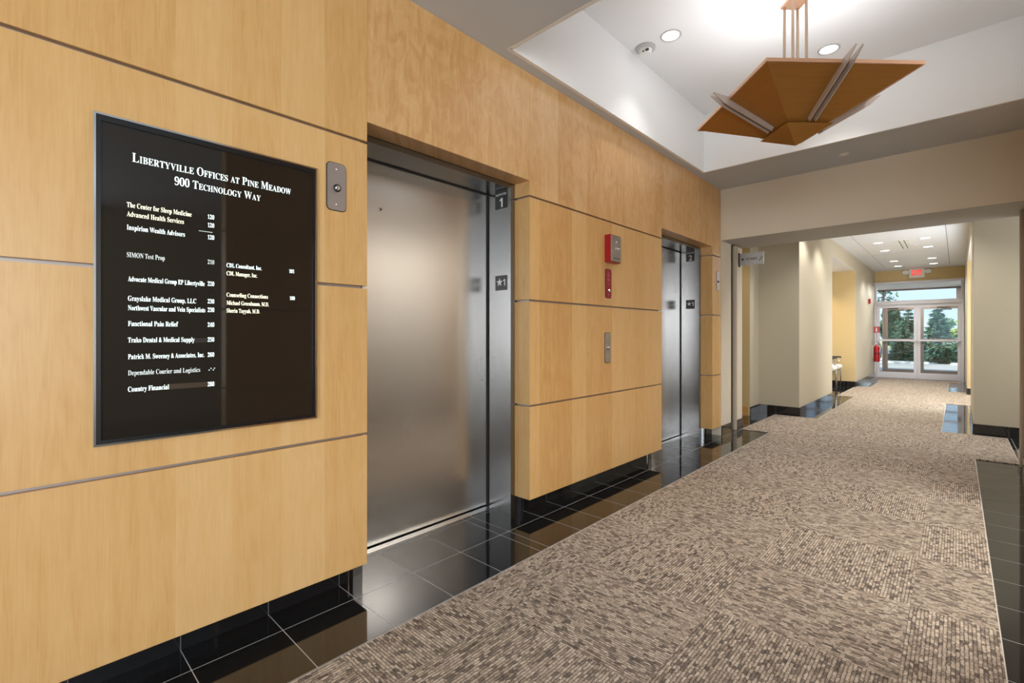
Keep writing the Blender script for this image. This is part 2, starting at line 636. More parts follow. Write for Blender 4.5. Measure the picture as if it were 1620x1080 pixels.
# ------------------------------------------------------------------ floor
def tile_floor():
    bm = bmesh.new()
    g = 0.0016
    def tiles(xs, ys):
        for i in range(len(xs) - 1):
            for j in range(len(ys) - 1):
                vs = [bm.verts.new(p) for p in ((xs[i] + g, ys[j] + g, 0), (xs[i + 1] - g, ys[j] + g, 0), (xs[i + 1] - g, ys[j + 1] - g, 0), (xs[i] + g, ys[j + 1] - g, 0))]
                bm.faces.new(vs).material_index = 0
    left_y = [-5.05 + 0.305 * k for k in range(19)]
    left_y = [y for y in left_y if y < 0.1] + [0.135, 0.440, 0.746, 1.056, 1.361, 1.665, 1.967, 2.037, 2.341, 2.583, 2.884, 3.186, 3.486, 3.790, 4.094, 4.398, 4.702, 4.79, 5.08, 5.37, 5.62, 5.92, 6.22]
    left_x = [-2.35, -2.245, -1.938, -1.633, -1.328, -1.02]
    tiles(left_x, left_y)
    right_y = [2.31 + 0.3045 * k for k in range(-24, 13)] + [6.22]
    right_x = [-1.02, -0.715, -0.41, -0.105, 0.119, 0.424, 0.729, 1.03, 1.34, 1.64, 1.95, 2.25, 2.56, 2.86, 3.17, 3.47, 3.78, 4.1]
    tiles(right_x, right_y)
    hall_y = [6.22 + 0.305 * k for k in range(5)] + [7.66 + 0.305 * k for k in range(29)]
    hall_x = [-4.2 + 0.305 * k for k in range(7)] + [-2.245, -1.938, -1.633, -1.405, -1.1, -0.757, -0.45, -0.14, 0.135, 0.44, 0.745, 1.05, 1.355, 1.66]
    tiles(hall_x, hall_y)
    # grout bed just below the tile faces
    v = [bm.verts.new(p) for p in ((-4.5, -5.3, -0.0006), (4.3, -5.3, -0.0006), (4.3, 16.3, -0.0006), (-4.5, 16.3, -0.0006))]
    bm.faces.new(v).material_index = 1
    v = [bm.verts.new(p) for p in ((-4.5, -5.3, -0.15), (4.3, -5.3, -0.15), (4.3, 16.3, -0.15), (-4.5, 16.3, -0.15))]
    bm.faces.new(v[::-1]).material_index = 1
    return struct(finish('floor', bm, [M['granite'], M['grout']]))


tile_floor()


def carpet():
    root = thing('carpet_runner', 'grey-beige loop pile carpet laid in quarter-turned squares down the black tiled corridor', 'carpet')
    rects = [(-1.617, 0.12, -4.6, 6.18), (-1.93, 0.405, 6.18, 7.66), (-1.405, -0.14, 7.66, 10.78), (-1.665, 0.21, 10.78, 13.1), (-1.405, -0.14, 13.1, 15.4), (-1.60, 0.08, 15.4, 16.12)]
    # outline of the union, clockwise
    R = []
    Lf = []
    for x0, x1, y0, y1 in rects:
        R += [(x1, y0), (x1, y1)]
        Lf += [(x0, y0), (x0, y1)]
    pts = R + Lf[::-1]
    bm = bmesh.new()
    prism(bm, pts, 'z', 0.0, 0.006)
    bmesh.ops.recalc_face_normals(bm, faces=bm.faces[:])
    bmesh.ops.triangulate(bm, faces=[f for f in bm.faces if len(f.verts) > 4])
    o = finish('pile', bm, M['carpet'], root)
    bm = bmesh.new()
    for x0, x1, y0, y1 in rects:
        bx(bm, x0 - 0.004, x0, y0, y1, 0, 0.0055)
        bx(bm, x1, x1 + 0.004, y0, y1, 0, 0.0055)
    finish('edge_strip', bm, simple('pale_carpet_edge', lin(210, 205, 196), 0.5), root)
    box('carpet_mat', -3.6, -2.24, 6.5, 7.28, 0.0, 0.006, M['carpet'])['label'] = 'small visible end of grey-beige carpet in the stair passage left of the pilaster'
    bpy.data.objects['carpet_mat']['category'] = 'carpet'


carpet()

# ------------------------------------------------------------------ wood-panelled elevator wall
VY0 = 18.4
WX, WB = -1.988, -2.118      # face and back of the wood panelling
ROWS = [(0.108, 0.702), (0.714, 1.376), (1.389, 2.043)]
TOPROW = (2.056, 2.83)
SOFF = 2.83
DOORHEAD = 2.147


def panel_box(parent, x0, x1, y0, y1, z0, z1, mat):
    return box('wood_panel', x0, x1, y0, y1, z0, z1, mat, parent, bevel=0.0012)


wall_left = struct(empty('wall_left'))
for z0, z1 in ROWS:
    panel_box(wall_left, WB, WX, -4.6, 1.141, z0, z1, M['wood_a'])
    panel_box(wall_left, WB, WX, 2.283, 4.135, z0, z1, M['wood_c'])
    panel_box(wall_left, WB, WX, 5.378, 5.632, z0, z1, M['wood_c'])
panel_box(wall_left, WB, WX, -4.6, 1.141, *TOPROW, M['wood_a'])


def header_panel(y0, y1, zl, zr, d0, d1):
    """upper panel with legs: the piece over an opening reaches lower only beside it"""
    panel_box(wall_left, WB, WX, y0, y1, DOORHEAD, SOFF, M['wood_b'])


panel_box(wall_left, WB, WX, 1.141, 2.283, DOORHEAD, SOFF, M['wood_b'])
panel_box(wall_left, WB, WX, 2.283, 4.135, *TOPROW, M['wood_b'])
panel_box(wall_left, WB, WX, 4.135, 5.378, DOORHEAD, SOFF, M['wood_b'])
panel_box(wall_left, WB, WX, 5.378, 5.632, *TOPROW, M['wood_b'])
# aluminium channels behind the horizontal reveals
bm = bmesh.new()
for y0, y1 in ((-4.6, 1.120), (2.304, 4.114), (5.399, 5.632)):
    for za, zb in ((0.702, 0.714), (1.376, 1.389), (2.043, 2.056)):
        bx(bm, WB, WX - 0.024, y0, y1, za - 0.002, zb + 0.002)
finish('reveal_channel', bm, M['channel'], wall_left)
# solid wall behind
bm = bmesh.new()
bx(bm, -2.6, -2.12, -4.8, 1.16, 0.0, 3.0)
bx(bm, -2.6, -2.12, 2.275, 4.155, 0.0, 3.0)
bx(bm, -2.6, -2.12, 5.365, 5.64, 0.0, 3.0)
bx(bm, -2.6, -2.12, 1.16, 2.275, 2.16, 3.0)
bx(bm, -2.6, -2.12, 4.155, 5.365, 2.16, 3.0)
finish('wall_core', bm, M['dark_gap'], wall_left)

# black tile base under the panels
baseb = struct(empty('baseboard_left'))


def base_run(parent, x0, x1, y0, y1, joints, axis='y', h=0.112, name='base_tile'):
    """row of polished base tiles with pale joints, along y (face x) or x (face y)"""
    bm = bmesh.new()
    cuts = sorted([j for j in joints if (y0 if axis == 'y' else x0) < j < (y1 if axis == 'y' else x1)])
    if axis == 'y':
        e = [y0] + cuts + [y1]
        for a, b in zip(e, e[1:]):
            bx(bm, x0, x1, a + 0.0015, b - 0.0015, 0.0005, h, 0)
        bx(bm, x0 + 0.001, x1 - 0.001, y0 + 0.002, y1 - 0.002, 0, h - 0.001, 1)
    else:
        e = [x0] + cuts + [x1]
        for a, b in zip(e, e[1:]):
            bx(bm, a + 0.0015, b - 0.0015, y0, y1, 0.0005, h, 0)
        bx(bm, x0 + 0.002, x1 - 0.002, y0 + 0.001, y1 - 0.001, 0, h - 0.001, 1)
    return finish(name, bm, [M['granite'], M['grout_dark']], parent)


JL = [0.135 - 0.305 * k for k in range(15)] + [0.440, 0.746, 1.056]
base_run(baseb, -2.119, -2.09, -4.6, 1.10, JL)
base_run(baseb, -2.119, -2.09, 2.385, 4.05, [2.58, 2.88, 3.18, 3.484, 3.79])
base_run(baseb, -2.119, -2.09, 5.46, 5.638, [])

# ------------------------------------------------------------------ elevators
def elevator(name, ya, yb, wa, wb):
    """ya..yb clear opening, wa..wb edges of the wood beside it"""
    root = struct(empty(name))
    H = 2.116
    bm = bmesh.new()
    bx(bm, -2.335, WB, yb, wb + 0.004, 0, H + 0.028)                     # right jamb
    bx(bm, -2.335, WB, wa - 0.004, ya, 0, H + 0.028)                     # left jamb
    bx(bm, -2.335, WB, ya, yb, H, H + 0.028)                     # head
    finish('steel_frame', bm, M['steel_jamb'], root)
    # black reveal line between the door and the jamb / head
    bm = bmesh.new()
    bx(bm, -2.352, -2.326, yb - 0.010, yb, 0.0, H)
    bx(bm, -2.352, -2.326, ya, yb - 0.010, H - 0.007, H)
    finish('shadow_gap', bm, M['dark_gap'], root)
    box('door_panel', -2.36, -2.333, ya, yb - 0.010, 0.012, H - 0.007, M['steel'], root, bevel=0.001)
    box('hoistway_wall', -2.42, -2.361, ya - 0.05, yb + 0.05, 0, H + 0.05, M['dark_gap'], root)
    # grooved aluminium sill
    bm = bmesh.new()
    bx(bm, -2.36, -2.326, ya, yb, -0.01, 0.004)
    bx(bm, -2.318, -2.302, ya, yb, -0.01, 0.006)
    bx(bm, -2.300, -2.278, ya, yb, -0.01, 0.004)
    finish('sill', bm, M['chrome'], root)
    bm = bmesh.new()
    bx(bm, -2.326, -2.318, ya, yb, -0.01, 0.001)
    finish('sill_groove', bm, M['dark_gap'], root)
    # release keyhole
    bm = bmesh.new()
    lathe(bm, [(0.011, 0), (0.011, 0.003), (0.007, 0.004)], (-2.333, ya + 0.23, 1.857), 'x', 16)
    k = finish('keyhole_escutcheon', bm, M['chrome'], root)
    bm = bmesh.new()
    lathe(bm, [(0.005, 0.0), (0.005, 0.0015)], (-2.329, ya + 0.23, 1.857), 'x', 12)
    finish('keyhole', bm, M['black'], k)
    # trims where the recessed base meets the frame
    bm = bmesh.new()
    bx(bm, WB, -2.10, wb + 0.030, wb + 0.034, 0, 0.107)
    bx(bm, WB, -2.096, wb + 0.055, wb + 0.062, 0, 0.107)
    bx(bm, WB, -2.10, wa - 0.036, wa - 0.030, 0, 0.107)
    finish('corner_trim', bm, M['chrome'], root)
    bm = bmesh.new()
    bx(bm, -2.122, -2.112, wb + 0.004, wb + 0.10, 0, 0.112)
    bx(bm, -2.122, -2.112, wa - 0.05, wa - 0.004, 0, 0.112)
    finish('trim_infill', bm, M['granite'], root)
    return root


elevator('door_1', 1.19, 2.245, 1.141, 2.283)
elevator('door_2', 4.19, 5.335, 4.135, 5.378)


# ------------------------------------------------------------------ text
def text_bm(body, serif=True, bold=0.0):
    s = body
    if serif:
        s = ''
        for ch in body:
            if 'A' <= ch <= 'Z':
                s += chr(0x1D400 + ord(ch) - 65)
            elif 'a' <= ch <= 'z':
                s += chr(0x1D41A + ord(ch) - 97)
            elif '0' <= ch <= '9':
                s += chr(0x1D7CE + ord(ch) - 48)
            else:
                s += ch
    c = bpy.data.curves.new('txt', 'FONT')
    c.body = s
    c.resolution_u = 3
    c.offset = bold
    o = bpy.data.objects.new('txt', c)
    COL.objects.link(o)
    dg = bpy.context.evaluated_depsgraph_get()
    me = bpy.data.meshes.new_from_object(o.evaluated_get(dg))
    bpy.data.objects.remove(o)
    bpy.data.curves.remove(c)
    bm = bmesh.new()
    bm.from_mesh(me)
    bpy.data.meshes.remove(me)
    return bm


def extents(bm):
    xs = [v.co.x for v in bm.verts]
    ys = [v.co.y for v in bm.verts]
    return min(xs), max(xs), min(ys), max(ys)


FACE_PX = Matrix(((0, 0, 1, 0), (1, 0, 0, 0), (0, 1, 0, 0), (0, 0, 0, 1)))       # text on a face looking +X, reading along +Y
FACE_NY = Matrix(((1, 0, 0, 0), (0, 0, -1, 0), (0, 1, 0, 0), (0, 0, 0, 1)))      # text on a face looking -Y, reading along +X


def place_text(name, bm, frame, origin, mat, parent, width=None, height=None, depth=0.0006):
    """fit text to a width and/or cap height; origin is the lower left of the text"""
    x0, x1, y0, y1 = extents(bm)
    sx = sy = None
    if width:
        sx = width / (x1 - x0)
    if height:
        sy = height / (y1 - y0)
    sx = sx or sy
    sy = sy or sx
    for v in bm.verts:
        v.co = Vector(((v.co.x - x0) * sx, (v.co.y - 0) * sy, 0))
    r = bmesh.ops.extrude_face_region(bm, geom=bm.faces[:])
    for v in r['geom']:
        if isinstance(v, bmesh.types.BMVert):
            v.co.z += depth
    bm.transform(frame)
    bmesh.ops.translate(bm, verts=bm.verts[:], vec=origin)
    bmesh.ops.recalc_face_normals(bm, faces=bm.faces[:])
    return finish(name, bm, mat, parent)


def layout(chars, gap=0.06, space=0.30):
    """[(char, scale)] -> one bmesh laid out with even side bearings"""
    out = bmesh.new()
    x = 0
    for ch, s in chars:
        if ch == ' ':
            x += space * s
            continue
        b = text_bm(ch, bold=-0.009)
        x0, x1, y0, y1 = extents(b)
        drop = 0
        for v in b.verts:
            v.co = Vector(((v.co.x - x0) * s * 1.04 + x, v.co.y * s, 0))
        me = bpy.data.meshes.new('g')
        b.to_mesh(me)
        b.free()
        out.from_mesh(me)
        bpy.data.meshes.remove(me)
        x += (x1 - x0) * s * 1.04 + gap * s
    return out


def small_caps(s):
    r = []
    for i, ch in enumerate(s):
        if ch.islower():
            r.append((ch.upper(), 0.76))
        else:
            r.append((ch, 1.0))
    return r


# ------------------------------------------------------------------ tenant directory
D0Y, D1Y, D0Z, D1Z = 0.187, 0.901, 0.811, 1.868
dirb = thing('directory_board', 'large black glass tenant directory with lit lettering on the wood panelling', 'directory', (WX, 0.544, D0Z))
bm = bmesh.new()
fw = 0.006
bx(bm, WX, WX + 0.012, D0Y, D0Y + fw, D0Z, D1Z)
bx(bm, WX, WX + 0.012, D1Y - fw, D1Y, D0Z, D1Z)
bx(bm, WX, WX + 0.012, D0Y + fw, D1Y - fw, D0Z, D0Z + fw)
bx(bm, WX, WX + 0.012, D0Y + fw, D1Y - fw, D1Z - fw, D1Z)
hang(finish('frame', bm, M['chrome']), dirb)
bm = bmesh.new()
g0, g1 = D0Y + fw, D1Y - fw
bx(bm, WX, WX + 0.009, g0, g0 + 0.012, D0Z + fw, D1Z - fw)
bx(bm, WX, WX + 0.009, g1 - 0.012, g1, D0Z + fw, D1Z - fw)
bx(bm, WX, WX + 0.009, g0 + 0.012, g1 - 0.012, D0Z + fw, D0Z + fw + 0.012)
bx(bm, WX, WX + 0.009, g0 + 0.012, g1 - 0.012, D1Z - fw - 0.018, D1Z - fw)
hang(finish('inner_bezel', bm, simple('black_bezel', (0.01, 0.01, 0.011), 0.25)), dirb)
hang(box('glass_panel', WX, WX + 0.005, g0, g1, D0Z + fw, D1Z - fw, M['board']), dirb)
TX = WX + 0.0052


def dir_text(s, y, z, w=None, h=0.019, mat='glow_white', caps=False, y_right=None):
    b = layout(small_caps(s)) if caps else text_bm(s, bold=-0.007)
    hh = None
    if not caps:
        x0, x1, y0, y1 = extents(b)
        sc = h / 0.69
        hh = (y1 - y0) * sc
        if y_right is not None:
            y = y_right - (x1 - x0) * sc
            w = None
    o = place_text('lettering', b, FACE_PX, (TX, y, z), M[mat], None, width=w, height=hh or h)
    return hang(o, dirb)


dir_text('Libertyville Offices at Pine Meadow', 0.284, 1.735, 0.510, 0.030, caps=True)
dir_text('900 Technology Way', 0.400, 1.685, 0.279, 0.030, caps=True)
LINES = [('The Center for Sleep Medicine', 0.270, 0.450, 1.583, 'glow_yellow', '120'),
         ('Advanced Health Services', 0.270, 0.427, 1.553, 'glow_yellow', '120'),
         ('Inspirion Wealth Advisors', 0.270, 0.430, 1.509, 'glow_white', '120'),
         ('SIMON Test Prop', 0.270, 0.372, 1.419, 'glow_dim', '210'),
         ('Advocate Medical Group EP Libertyville', 0.273, 0.490, 1.340, 'glow_white', '220'),
         ('Grayslake Medical Group, LLC', 0.273, 0.464, 1.276, 'glow_white', '230'),
         ('Northwest Vascular and Vein Specialists', 0.273, 0.492, 1.245, 'glow_white', '230'),
         ('Functional Pain Relief', 0.273, 0.410, 1.193, 'glow_white', '240'),
         ('Trako Dental & Medical Supply', 0.273, 0.459, 1.139, 'glow_white', '250'),
         ('Patrick M. Sweeney & Associates, Inc.', 0.273, 0.489, 1.084, 'glow_white', '260'),
         ('Dependable Courier and Logistics', 0.273, 0.476, 1.031, 'glow_dim', None),
         ('Country Financial', 0.273, 0.384, 0.977, 'glow_white', '280')]
for s, y0, y1, z, m_, num in LINES:
    dir_text(s, y0, z, y1 - y0, 0.0165, m_)
    if num:
        dir_text(num, 0.50, z + (0.002 if z > 1.2 else 0), 0.0205, 0.0155, m_ if m_ != 'glow_yellow' else 'glow_white')
for s, y0, y1, z, m_ in [('CDL Consultant, Inc.', 0.561, 0.683, 1.416, 'glow_white'), ('CDL Manager, Inc.', 0.561, 0.667, 1.386, 'glow_yellow'),
                         ('Counseling Connections', 0.561, 0.706, 1.306, 'glow_yellow'), ('Michael Greenbaum, M.D.', 0.561, 0.709, 1.276, 'glow_yellow'),
                         ('Sherin Tayyab, M.D.', 0.561, 0.676, 1.247, 'glow_yellow')]:
    dir_text(s, y0, z, y1 - y0, 0.0155, m_)
dir_text('101', 0.788, 1.416, 0.020, 0.0145)
dir_text('100', 0.790, 1.306, 0.020, 0.0145)
hang(box('tape_strip', TX - 0.0004, TX + 0.0002, 0.372, 0.524, 0.976, 0.994, M['tape']), dirb)
hang(box('tape_strip', TX - 0.0004, TX + 0.0002, 0.432, 0.500, 1.136, 1.152, simple('dark_brown_tape', lin(36, 28, 21), 0.5)), dirb)
hang(box('white_rule', TX, TX + 0.0004, 0.472, 0.515, 1.5365, 1.5380, M['glow_dim']), dirb)
for k, dy in enumerate((0.503, 0.509, 0.516, 0.520)):
    hang(box('worn_mark', TX, TX + 0.0004, dy, dy + 0.003, 1.034 + (k % 2) * 0.006, 1.038 + (k % 2) * 0.006, M['glow_dim']), dirb)


# ------------------------------------------------------------------ wall plates
def plate(name, label, cat, yc, zc, w, h, r=0.012, mat='plate', button=True, group=None):
    t_ = thing(name, label, cat, (WX, yc, zc - h / 2), group)
    bm = bmesh.new()
    prism(bm, rounded(yc, zc, w + 0.006, h + 0.006, r + 0.003), 'x', WX, WX + 0.002)
    bmesh.ops.recalc_face_normals(bm, faces=bm.faces[:])
    hang(finish('backing', bm, M['dark_gap']), t_)
    bm = bmesh.new()
    prism(bm, rounded(yc, zc, w, h, r), 'x', WX + 0.002, WX + 0.005)
    bmesh.ops.recalc_face_normals(bm, faces=bm.faces[:])
    hang(finish('faceplate', bm, M[mat]), t_)
    for dz in (h / 2 - 0.026, -h / 2 + 0.026):
        bm = bmesh.new()
        lathe(bm, [(0.0045, 0), (0.0045, 0.001), (0.003, 0.0022), (0.0005, 0.0025)], (WX + 0.005, yc, zc + dz), 'x', 12)
        hang(finish('screw', bm, M['chrome']), t_)
    return t_


t_ = plate('hall_lantern', 'tall rounded satin plate with round black-ringed lens beside the directory', 'wall plate', 0.991, 1.812, 0.086, 0.205, 0.018)
bm = bmesh.new()
lathe(bm, [(0.017, 0), (0.017, 0.004), (0.013, 0.006)], (WX + 0.005, 0.992, 1.806), 'x', 24)
rg = hang(finish('button_ring', bm, M['black']), t_)
bm = bmesh.new()
lathe(bm, [(0.0105, 0), (0.0105, 0.008), (0.008, 0.010), (0.001, 0.011)], (WX + 0.005, 0.992, 1.806), 'x', 24)
hang(finish('lens', bm, M['chrome']), t_)

t_ = plate('elevator_call_station', 'narrow steel plate with one call button on the lower wood panel between elevators', 'call button', 3.205, 1.062, 0.078, 0.232, 0.014)
bm = bmesh.new()
lathe(bm, [(0.016, 0), (0.016, 0.004), (0.013, 0.006)], (WX + 0.005, 3.205, 1.062), 'x', 24)
hang(finish('button_ring', bm, M['steel_jamb']), t_)
bm = bmesh.new()
lathe(bm, [(0.012, 0), (0.012, 0.012), (0.009, 0.014), (0.001, 0.015)], (WX + 0.005, 3.205, 1.062), 'x', 24)
hang(finish('button', bm, M['chrome']), t_)

t_ = plate('key_switch_plate', 'slim pale plate with dark key switch on the last wood strip before the opening', 'wall plate', 5.545, 1.775, 0.088, 0.215, 0.014)
bm = bmesh.new()
lathe(bm, [(0.013, 0), (0.013, 0.006), (0.006, 0.008)], (WX + 0.005, 5.535, 1.765), 'x', 20)
hang(finish('key_switch', bm, M['black']), t_)
bm = bmesh.new()
lathe(bm, [(0.006, 0), (0.006, 0.010), (0.001, 0.011)], (WX + 0.007, 5.550, 1.768), 'x', 14)
hang(finish('pilot_lamp', bm, M['chrome']), t_)

# red fireman's box with steel face
t_ = thing('fire_service_box', 'red box with steel face and toggle mounted on the upper wood panel', 'fire alarm', (WX, 3.24, 1.728))
hang(box('housing', WX, WX + 0.052, 3.165, 3.318, 1.724, 1.936, M['red'], bevel=0.003), t_)
hang(box('faceplate', WX + 0.052, WX + 0.056, 3.170, 3.314, 1.730, 1.931, M['plate'], bevel=0.001), t_)
bm = bmesh.new()
lathe(bm, [(0.012, 0), (0.012, 0.003), (0.005, 0.004)], (WX + 0.056, 3.243, 1.833), 'x', 18)
hang(finish('switch_collar', bm, M['chrome']), t_)
bm = bmesh.new()
tube(bm, [(WX + 0.056, 3.243, 1.833), (WX + 0.075, 3.236, 1.826), (WX + 0.090, 3.228, 1.820)], 0.005, 10, r_end=0.007)
hang(finish('toggle', bm, M['chrome'], smooth=True), t_)
bm = bmesh.new()
lathe(bm, [(0.008, 0), (0.008, 0.004), (0.002, 0.006)], (WX + 0.056, 3.243, 1.882), 'x', 16)
hang(finish('indicator_lens', bm, M['white_plastic']), t_)
for k, (a, b) in enumerate(((3.205, 3.212), (3.216, 3.221), (3.225, 3.236), (3.246, 3.252), (3.256, 3.268), (3.272, 3.284))):
    hang(box('engraved_mark', WX + 0.056, WX + 0.0565, a, b, 1.752, 1.760, M['black_ink']), t_)

t_ = plate('fire_instruction_plate', 'dark red rounded plate with small white print and key knob under the red box', 'sign', 3.215, 1.562, 0.082, 0.222, 0.014, mat='dark_red')
for k, (w_, z_) in enumerate(((0.030, 1.632), (0.036, 1.624), (0.032, 1.616), (0.040, 1.600), (0.044, 1.592), (0.040, 1.584), (0.014, 1.562), (0.018, 1.554))):
    hang(box('printed_line', WX + 0.005, WX + 0.0054, 3.215 - w_ / 2, 3.215 + w_ / 2, z_, z_ + 0.0032, simple('pale_red_print', lin(214, 120, 128), 0.5) if k == 0 else bpy.data.materials['pale_red_print']), t_)
bm = bmesh.new()
lathe(bm, [(0.013, 0), (0.013, 0.006), (0.009, 0.012), (0.001, 0.013)], (WX + 0.005, 3.215, 1.505), 'x', 18)
hang(finish('key_knob', bm, M['chrome']), t_)


# ------------------------------------------------------------------ elevator jamb signs (on the jamb faces looking -Y)
def star(cx, cz, r):
    pts = []
    for k in range(10):
        a = PI / 2 + k * PI / 5
        rr = r if k % 2 == 0 else r * 0.42
        pts.append((cx + rr * math.cos(a), cz + rr * math.sin(a)))
    return pts


def one_glyph():
    bm = bmesh.new()
    pts = [(0.16, 0.0), (0.30, 0.0), (0.30, 0.72), (0.18, 0.72), (0.0, 0.58), (0.0, 0.46), (0.16, 0.56)]
    bm.faces.new([bm.verts.new((x, y, 0)) for x, y in pts])
    return bm


def jamb_sign_number(yj, x0, x1, z0, z1, digit, label):
    t_ = thing('floor_number_plate', label, 'sign', ((x0 + x1) / 2, yj, z0))
    hang(box('plate', x0, x1, yj - 0.002, yj, z0, z1, M['black']), t_)
    w = x1 - x0
    hang(place_text('digit', one_glyph() if digit == '1' else text_bm(digit, serif=False, bold=0.004), FACE_NY, (x0 + w * 0.40 if digit == '1' else x0 + w * 0.33, yj - 0.002, z0 + 0.010), M['white_ink'], None, height=0.060), t_)
    hang(place_text('lettering', text_bm('ELEVATOR', serif=False, bold=0.01), FACE_NY, (x0 + 0.008, yj - 0.002, z0 + 0.088), M['white_ink'], None, width=w - 0.016, height=0.014), t_)
    # braille dots under and above the word
    bm = bmesh.new()
    for k in range(8):
        for j in range(2):
            bx(bm, x0 + 0.016 + k * 0.011, x0 + 0.019 + k * 0.011, yj - 0.003, yj - 0.002, z0 + 0.110 + j * 0.006, z0 + 0.1125 + j * 0.006)
    hang(finish('braille', bm, M['grey_ink']), t_)


def jamb_sign_star(yj, x0, x1, z0, z1, label):
    t_ = thing('lobby_star_plate', label, 'sign', ((x0 + x1) / 2, yj, z0))
    hang(box('plate', x0, x1, yj - 0.002, yj, z0, z1, M['black']), t_)
    w, h = x1 - x0, z1 - z0
    bm = bmesh.new()
    prism(bm, star(x0 + w * 0.37, z0 + h * 0.54, w * 0.27), 'y', yj - 0.003, yj - 0.002)
    bmesh.ops.recalc_face_normals(bm, faces=bm.faces[:])
    hang(finish('star', bm, M['white_ink']), t_)
    hang(place_text('digit', one_glyph(), FACE_NY, (x0 + w * 0.68, yj - 0.002, z0 + h * 0.30), M['white_ink'], None, height=h * 0.44), t_)


jamb_sign_number(2.245, -2.260, -2.148, 1.998, 2.114, '1', 'black plate reading ELEVATOR 1 at the top of the nearer elevator jamb')
jamb_sign_star(2.245, -2.258, -2.150, 1.458, 1.556, 'black plate with star and 1 at mid height on the nearer elevator jamb')
jamb_sign_number(5.335, -2.268, -2.168, 1.998, 2.114, '2', 'black plate reading ELEVATOR 2 at the top of the farther elevator jamb')
jamb_sign_star(5.335, -2.268, -2.168, 1.458, 1.560, 'black plate with star and 1 at mid height on the farther elevator jamb')

# ------------------------------------------------------------------ lobby ceiling with raised tray
TX0, TX1, TY0, TY1, TZ = -1.90, 0.40, 2.02, 4.91, 3.415
ceil = struct(empty('ceiling'))
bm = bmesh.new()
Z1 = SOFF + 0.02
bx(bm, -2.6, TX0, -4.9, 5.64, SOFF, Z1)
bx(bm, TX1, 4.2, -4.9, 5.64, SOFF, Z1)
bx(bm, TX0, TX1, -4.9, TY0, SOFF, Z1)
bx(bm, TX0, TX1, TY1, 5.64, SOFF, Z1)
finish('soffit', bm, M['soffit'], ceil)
bm = bmesh.new()
bx(bm, TX0 - 0.02, TX0 + 0.004, TY0 - 0.02, TY1 + 0.02, SOFF - 0.0005, TZ)
bx(bm, TX1 - 0.004, TX1 + 0.02, TY0 - 0.02, TY1 + 0.02, SOFF - 0.0005, TZ)
bx(bm, TX0, TX1, TY0 - 0.02, TY0 + 0.004, SOFF - 0.0005, TZ)
bx(bm, TX0, TX1, TY1 - 0.004, TY1 + 0.02, SOFF - 0.0005, TZ)
finish('tray_side', bm, M['white_matt'], ceil)
box('tray_top', TX0 - 0.02, TX1 + 0.02, TY0 - 0.02, TY1 + 0.02, TZ, TZ + 0.02, M['white_matt'], ceil)


def downlight(x, y, z, r, label, group=None, energy=30, depth=0.0, spot=math.radians(95), lit='lamp'):
    t_ = thing('recessed_downlight', label, 'ceiling light', (x, y, z), group)
    bm = bmesh.new()
    # trim ring
    lathe(bm, [(r, 0), (r, -0.004), (r * 0.86, -0.006), (r * 0.80, -0.003), (r * 0.80, -0.0005)], (0, 0, 0), 'z', 32)
    finish('trim_ring', bm, M['trim_grey'], t_)
    bm = bmesh.new()
    lathe(bm, [(r * 0.795, -0.0005), (r * 0.79, -0.0025), (r * 0.4, -0.0035), (r * 0.02, -0.0038)], (0, 0, 0), 'z', 32)
    finish('lens', bm, M[lit], t_, smooth=True)
    if energy:
        add_light('downlight_beam', 'SPOT', (x, y, z - 0.02), energy, (1.0, 0.965, 0.92), size=0.05, spot=spot, blend=0.6)
    return t_


downlight(-1.573, 3.424, TZ, 0.076, 'round white downlight in the raised tray nearest the wood wall, beside the smoke detector', energy=10)
downlight(-0.739, 4.441, TZ, 0.076, 'round white downlight in the raised tray behind the copper pendant', energy=22)
for x, y in ((0.06, 3.46), (-0.757, 2.48)):
    add_light('tray_downlight_beam', 'SPOT', (x, y, TZ - 0.02), 22, (1.0, 0.965, 0.92), size=0.05, spot=math.radians(95), blend=0.6)

# smoke detector
t_ = thing('smoke_detector', 'round white smoke detector on the raised tray ceiling', 'smoke detector', (-1.786, 3.436, TZ))
bm = bmesh.new()
lathe(bm, [(0.078, 0), (0.078, -0.010), (0.066, -0.018), (0.052, -0.020)], (0, 0, 0), 'z', 32)
finish('base', bm, M['trim_grey'], t_, smooth=False)
bm = bmesh.new()
lathe(bm, [(0.050, -0.020), (0.047, -0.036), (0.036, -0.048), (0.015, -0.052)], (0, 0, 0), 'z', 32)
hd = finish('chamber', bm, M['white_plastic'], t_)
for a in (0.2, 0.8, 1.5):
    bm = bmesh.new()
    bx(bm, 0.040 * math.cos(a) - 0.006, 0.040 * math.cos(a) + 0.006, -0.044, -0.030, -0.047, -0.036)
    finish('vent_slot', bm, M['black'], hd)

t_ = thing('sprinkler_cover', 'small flat round sprinkler cover on the grey soffit in front of the opening', 'sprinkler', (-0.763, 5.296, SOFF))
bm = bmesh.new()
lathe(bm, [(0.040, 0), (0.040, -0.004), (0.030, -0.006)], (0, 0, 0), 'z', 28)
finish('cover_plate', bm, M['white_plastic'], t_)
bm = bmesh.new()
lathe(bm, [(0.020, -0.006), (0.018, -0.011), (0.004, -0.012)], (0, 0, 0), 'z', 20)
finish('cap', bm, M['white_plastic'], t_)

# ------------------------------------------------------------------ copper pendant
PX, PY, PZ = -0.757, 3.46, 2.658
pend = thing('copper_pendant', 'angular copper pendant shaped as an inverted pyramid with metal fins on four rods', 'pendant light', (PX, PY, PZ))
HD = 0.63                      # half diagonal
AP = -0.263                     # apex below the rim
CR = [Vector((0, -HD, 0)), Vector((HD, 0, 0)), Vector((0, HD, 0)), Vector((-HD, 0, 0))]
apex = Vector((0, 0, AP))
TH = 0.008


